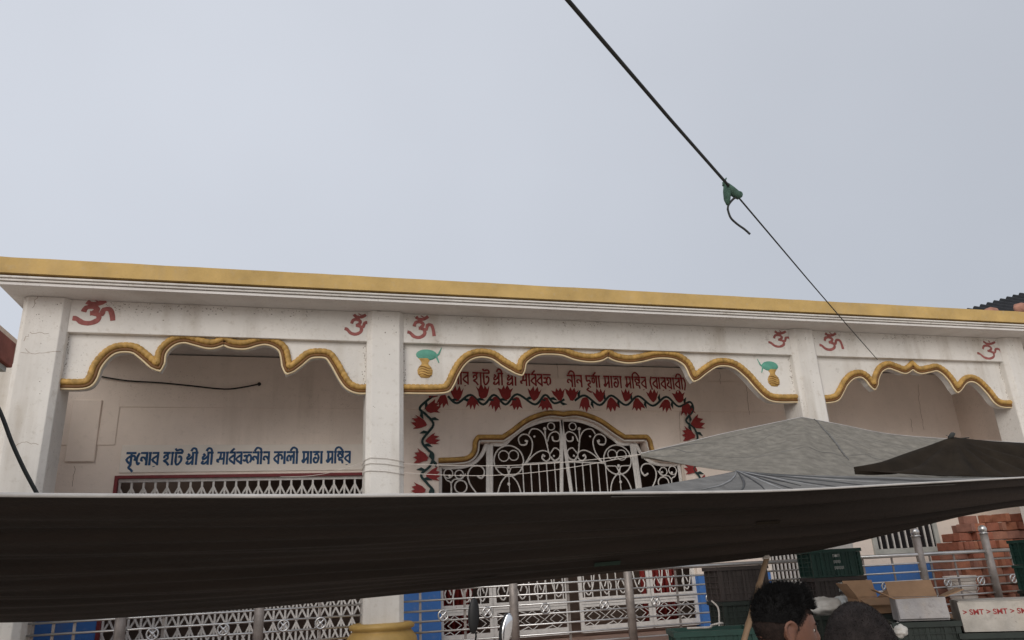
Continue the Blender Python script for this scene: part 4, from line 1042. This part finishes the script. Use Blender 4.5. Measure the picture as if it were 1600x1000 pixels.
def person(loc, yaw, height, head_pitch, label, hairm, shirtm, hairstyle, seed, hunch=0.):
    # local frame: x forward, y left, z up; origin between the feet
    s = height/1.70
    t = thing('person', loc, label, 'person'); t.rotation_euler = (0, 0, yaw); t.scale = (s, s, s)
    vs, es, rs = [], [], []
    def add(p, r, par=None):
        vs.append(p); rs.append(r); i = len(vs)-1
        if par is not None: es.append((par, i))
        return i
    pel = add((0, 0, .93), (.15, .115)); ab = add((.005, 0, 1.08), (.138, .105), pel); ch = add((.0, 0, 1.25), (.155, .11), ab); up = add((-.01, 0, 1.385), (.12, .085), ch)
    nk = add((.0, 0, 1.47), .060, up); hd = add((.022+.045*hunch, 0, 1.545-.04*hunch), .055, nk)
    for sg in (1, -1):
        sh_ = add((-.01, sg*.165, 1.375), .062, up); el = add((-.02, sg*.225, 1.10), .044, sh_); wr_ = add((.12, sg*.215, .89), .029, el)
        pa = add((.165, sg*.21, .83), (.036, .02), wr_)
        for k, (dy, L) in enumerate(((-.030, .07), (-.010, .082), (.010, .076), (.029, .06))):
            k1 = add((.185, sg*.21+dy, .795), .0095, pa); k2 = add((.195, sg*.21+dy, .795-L*.5), .0085, k1); add((.185, sg*.21+dy, .795-L), .0075, k2)
        t1 = add((.185, sg*.175, .835), .0115, pa); t2 = add((.215, sg*.165, .80), .0095, t1); add((.225, sg*.165, .775), .008, t2)
        hp = add((0, sg*.095, .86), .092, pel); kn_ = add((.02, sg*.105, .49), .060, hp); an_ = add((-.015, sg*.11, .09), .040, kn_); add((.13, sg*.125, .035), (.042, .03), an_)
    body = skin_mesh(vs, es, rs, pel)
    bm = bmesh.new(); bm.from_mesh(body)
    hc = Vector((.035+.055*hunch, 0, 1.595-.055*hunch)); Rh = Matrix.Rotation(head_pitch, 3, 'Y')
    def hp_(d, k=1.): return Rh @ (head_point(d)*k)+hc
    nu, nv = 72, 52; grid = []
    top_ = bm.verts.new(hp_((0, 0, 1))); bot_ = bm.verts.new(hp_((0, 0, -1)))
    for j in range(1, nv):
        th = math.pi*j/nv
        grid.append([bm.verts.new(hp_((math.sin(th)*math.cos(2*math.pi*i/nu), math.sin(th)*math.sin(2*math.pi*i/nu), math.cos(th)))) for i in range(nu)])
    for j in range(nv-2):
        for i in range(nu): bm.faces.new((grid[j][i], grid[j+1][i], grid[j+1][(i+1) % nu], grid[j][(i+1) % nu]))
    for i in range(nu):
        bm.faces.new((top_, grid[0][i], grid[0][(i+1) % nu])); bm.faces.new((bot_, grid[-1][(i+1) % nu], grid[-1][i]))
    # ears: rim tube, shell and lobe
    for sg in (1, -1):
        e_ = MB(); base = Vector((-.008, sg*.076, -.012))
        rim = [Vector((.012, 0, -.028)), Vector((.004, sg*.006, -.036)), Vector((-.010, sg*.012, -.022)), Vector((-.024, sg*.018, .004)), Vector((-.024, sg*.020, .024)), Vector((-.010, sg*.016, .036)), Vector((.008, sg*.008, .032)), Vector((.014, 0, .016))]
        e_.tube(smooth_path([base+r for r in rim], n=4), .0055, 8)
        e_.ell(base+Vector((-.006, sg*.005, .002)), .017, .007, .030, 12, 8)
        e_.ell(base+Vector((.002, sg*.007, -.030)), .009, .005, .010, 10, 6)
        o = len(bm.verts); nvs = [bm.verts.new(Rh @ Vector(v)+hc) for v in e_.v]
        for f in e_.f:
            try: bm.faces.new([nvs[i] for i in f])
            except ValueError: pass
    me = bpy.data.meshes.new('body'); bm.to_mesh(me); bm.free()
    o = bpy.data.objects.new('body', me); COL.objects.link(o)
    rm = o.modifiers.new('rm', 'REMESH'); rm.mode = 'VOXEL'; rm.voxel_size = .0045; rm.use_smooth_shade = True
    sm = o.modifiers.new('sm', 'SMOOTH'); sm.iterations = 2; sm.factor = .4
    me = eval_obj(o); me.materials.clear(); me.materials.append(SKIN)
    bm = bmesh.new(); bm.from_mesh(me); seen = set(); comps = []
    for v0 in bm.verts:
        if v0 in seen: continue
        st_ = [v0]; seen.add(v0); comp = []
        while st_:
            v_ = st_.pop(); comp.append(v_)
            for e_ in v_.link_edges:
                w_ = e_.other_vert(v_)
                if w_ not in seen: seen.add(w_); st_.append(w_)
        comps.append(comp)
    big = max(comps, key=len); bmesh.ops.delete(bm, geom=[v_ for c_ in comps if c_ is not big for v_ in c_], context='VERTS')
    bm.to_mesh(me); bm.free()
    for p_ in me.polygons: p_.use_smooth = True
    o = bpy.data.objects.new('body', me); COL.objects.link(o); o.parent = t
    def kid(me_, nm, mt):
        me_.materials.clear(); me_.materials.append(mt)
        for p_ in me_.polygons: p_.use_smooth = True
        k_ = bpy.data.objects.new(nm, me_); COL.objects.link(k_); k_.parent = t; return k_
    for sg in (1, -1):
        q = MB().ell(Rh @ Vector((.077, sg*.031, .002))+hc, .009, .010, .006, 12, 8); k_ = q.build('eye', EYEW, smooth=True); k_.parent = t
        q = MB().ell(Rh @ Vector((.0852, sg*.031, .002))+hc, .003, .005, .005, 10, 6); k_ = q.build('iris', HAIR, smooth=True); k_.parent = t
        q = MB().tube([Rh @ Vector((.093-.008*abs(i-1), sg*(.014+.017*i), .019+.003*(1-abs(i-1))))+hc for i in range(3)], [.003, .004, .0015], 6); k_ = q.build('eyebrow', HAIR, smooth=True); k_.parent = t
    # clothes
    sv, se, sr = [], [], []
    def adds(p, r, par=None):
        sv.append(p); sr.append(r); i = len(sv)-1
        if par is not None: se.append((par, i))
        return i
    a0 = adds((0, 0, .86), (.185, .145)); a1 = adds((.005, 0, 1.08), (.165, .130), a0); a2 = adds((0, 0, 1.25), (.178, .130), a1); a3 = adds((-.012, 0, 1.395), (.135, .098), a2); adds((-.008, 0, 1.462), .078, a3)
    for sg in (1, -1):
        b1_ = adds((-.01, sg*.17, 1.38), .080, a3); b2_ = adds((-.018, sg*.215, 1.20), .068, b1_); adds((-.02, sg*.226, 1.10), .064, b2_)
    kid(skin_mesh(sv, se, sr, a0), 'shirt', shirtm)
    col_ = MB().tube([(-.008+.074*math.cos(k*math.pi/12)+.01, .072*math.sin(k*math.pi/12), 1.462+.012*math.cos(k*math.pi/12+math.pi)) for k in range(24)], .016, 8, closed=True)
    k_ = col_.build('collar', shirtm, smooth=True); k_.parent = t
    tv, te, tr = [(0, 0, .93)], [], [(.168, .13)]
    for sg in (1, -1):
        n0 = len(tv); tv += [(0, sg*.095, .84), (.02, sg*.105, .49), (-.012, sg*.11, .10)]; tr += [.108, .082, .072]; te += [(0, n0), (n0, n0+1), (n0+1, n0+2)]
    kid(skin_mesh(tv, te, tr, 0), 'trousers', TROUS)
    # hair: a rough cap plus thousands of short tufts
    rnd = random.Random(seed); hv, hf = [], []
    def length(d):                                  # hair length over the skull, metres
        x, y, z = d
        if hairstyle == 'crop':
            edge = -.42+.75*max(0, x)**1.2+(.25 if abs(y) > .8 else 0)
            return .0045 if z > edge else 0
        line = .40 if x > .55 else (-.30 if x < -.1 else -.30+(x+.1)/.65*.70)
        if z < line: return 0
        k = min(1, max(0, (z-max(line+.15, .12))/.55)); return .0022+.028*k**.9+(.018 if x > .35 and z > .5 else 0)
    nu, nv = 90, 56; idx = {}
    for j in range(nv+1):
        th = math.pi*j/nv
        for i in range(nu):
            d = Vector((math.sin(th)*math.cos(2*math.pi*i/nu), math.sin(th)*math.sin(2*math.pi*i/nu), math.cos(th)))
            L = length(d)
            if L <= (.0035 if hairstyle != 'crop' else 0): continue
            p_ = head_point(d); nn = p_.normalized()
            k = L*.62*(1+.35*noise.noise(d*9+Vector((seed, 0, 0))))+.0015
            idx[(j, i)] = len(hv); hv.append(Rh @ (p_+nn*k)+hc)
    for j in range(nv):
        for i in range(nu):
            q = [(j, i), (j+1, i), (j+1, (i+1) % nu), (j, (i+1) % nu)]
            if all(a_ in idx for a_ in q): hf.append(tuple(idx[a_] for a_ in q))
    for _ in range(30000 if hairstyle != 'crop' else 26000):
        d = Vector((rnd.gauss(0, 1), rnd.gauss(0, 1), rnd.gauss(0, 1))).normalized(); L = length(d)
        if L <= 0: continue
        p_ = head_point(d); nn = p_.normalized(); base = p_+nn*L*.45
        dr = (nn*.8+Vector((rnd.uniform(-.1, 1.0), rnd.uniform(-.4, .4), rnd.uniform(-.2, .3)))).normalized() if hairstyle != 'crop' else (nn+Vector((rnd.uniform(-.4, .4), rnd.uniform(-.4, .4), rnd.uniform(-.2, .2)))).normalized()
        sd_ = dr.cross(Vector((rnd.uniform(-1, 1), rnd.uniform(-1, 1), rnd.uniform(-1, 1)))).normalized()*(.0010 if L > .006 else .0006)
        tip = base+dr*(L*rnd.uniform(.45, 1.05)+.002); b_ = len(hv)
        hv += [Rh @ (base-sd_)+hc, Rh @ (base+sd_)+hc, Rh @ tip+hc]; hf.append((b_, b_+1, b_+2))
    if hairstyle != 'crop':                         # the faded sides: a thin close-shaved layer
        sv_, sf_, si_ = [], [], {}
        for j in range(nv+1):
            th = math.pi*j/nv
            for i in range(nu):
                d = Vector((math.sin(th)*math.cos(2*math.pi*i/nu), math.sin(th)*math.sin(2*math.pi*i/nu), math.cos(th)))
                if length(d) <= 0: continue
                p_ = head_point(d); si_[(j, i)] = len(sv_); sv_.append(Rh @ (p_+p_.normalized()*.0016)+hc)
        for j in range(nv):
            for i in range(nu):
                q = [(j, i), (j+1, i), (j+1, (i+1) % nu), (j, (i+1) % nu)]
                if all(a_ in si_ for a_ in q): sf_.append(tuple(si_[a_] for a_ in q))
        me = bpy.data.meshes.new('shaved_sides'); me.from_pydata([tuple(v) for v in sv_], [], sf_); kid(me, 'shaved_sides', STUB)
    me = bpy.data.meshes.new('hair'); me.from_pydata([tuple(v) for v in hv], [], hf); kid(me, 'hair', hairm)
    return t
def stand(px_top, py_top, dist, yaw, pitch, label, hairm, shirtm, style, seed, extra, hunch=0.):
    p = atd(px_top, py_top, dist); height = p.z/(1.71+extra-.055*hunch)*1.70; fx = .035+.055*hunch
    return person((p.x-fx*math.cos(yaw), p.y-fx*math.sin(yaw), 0), yaw, height, pitch, label, hairm, shirtm, style, seed, hunch)
stand(1217, 901, 2.25, -.22, .10, 'man with thick black hair and shaved sides, turned towards the crates', HAIR, SHIRT, 'fade', 11, .045, 1.)
stand(1333, 939, 1.52, .92, .30, 'man with closely cropped hair seen from behind, beside the small carton', HAIR2, SHIRT2, 'crop', 23, .006)
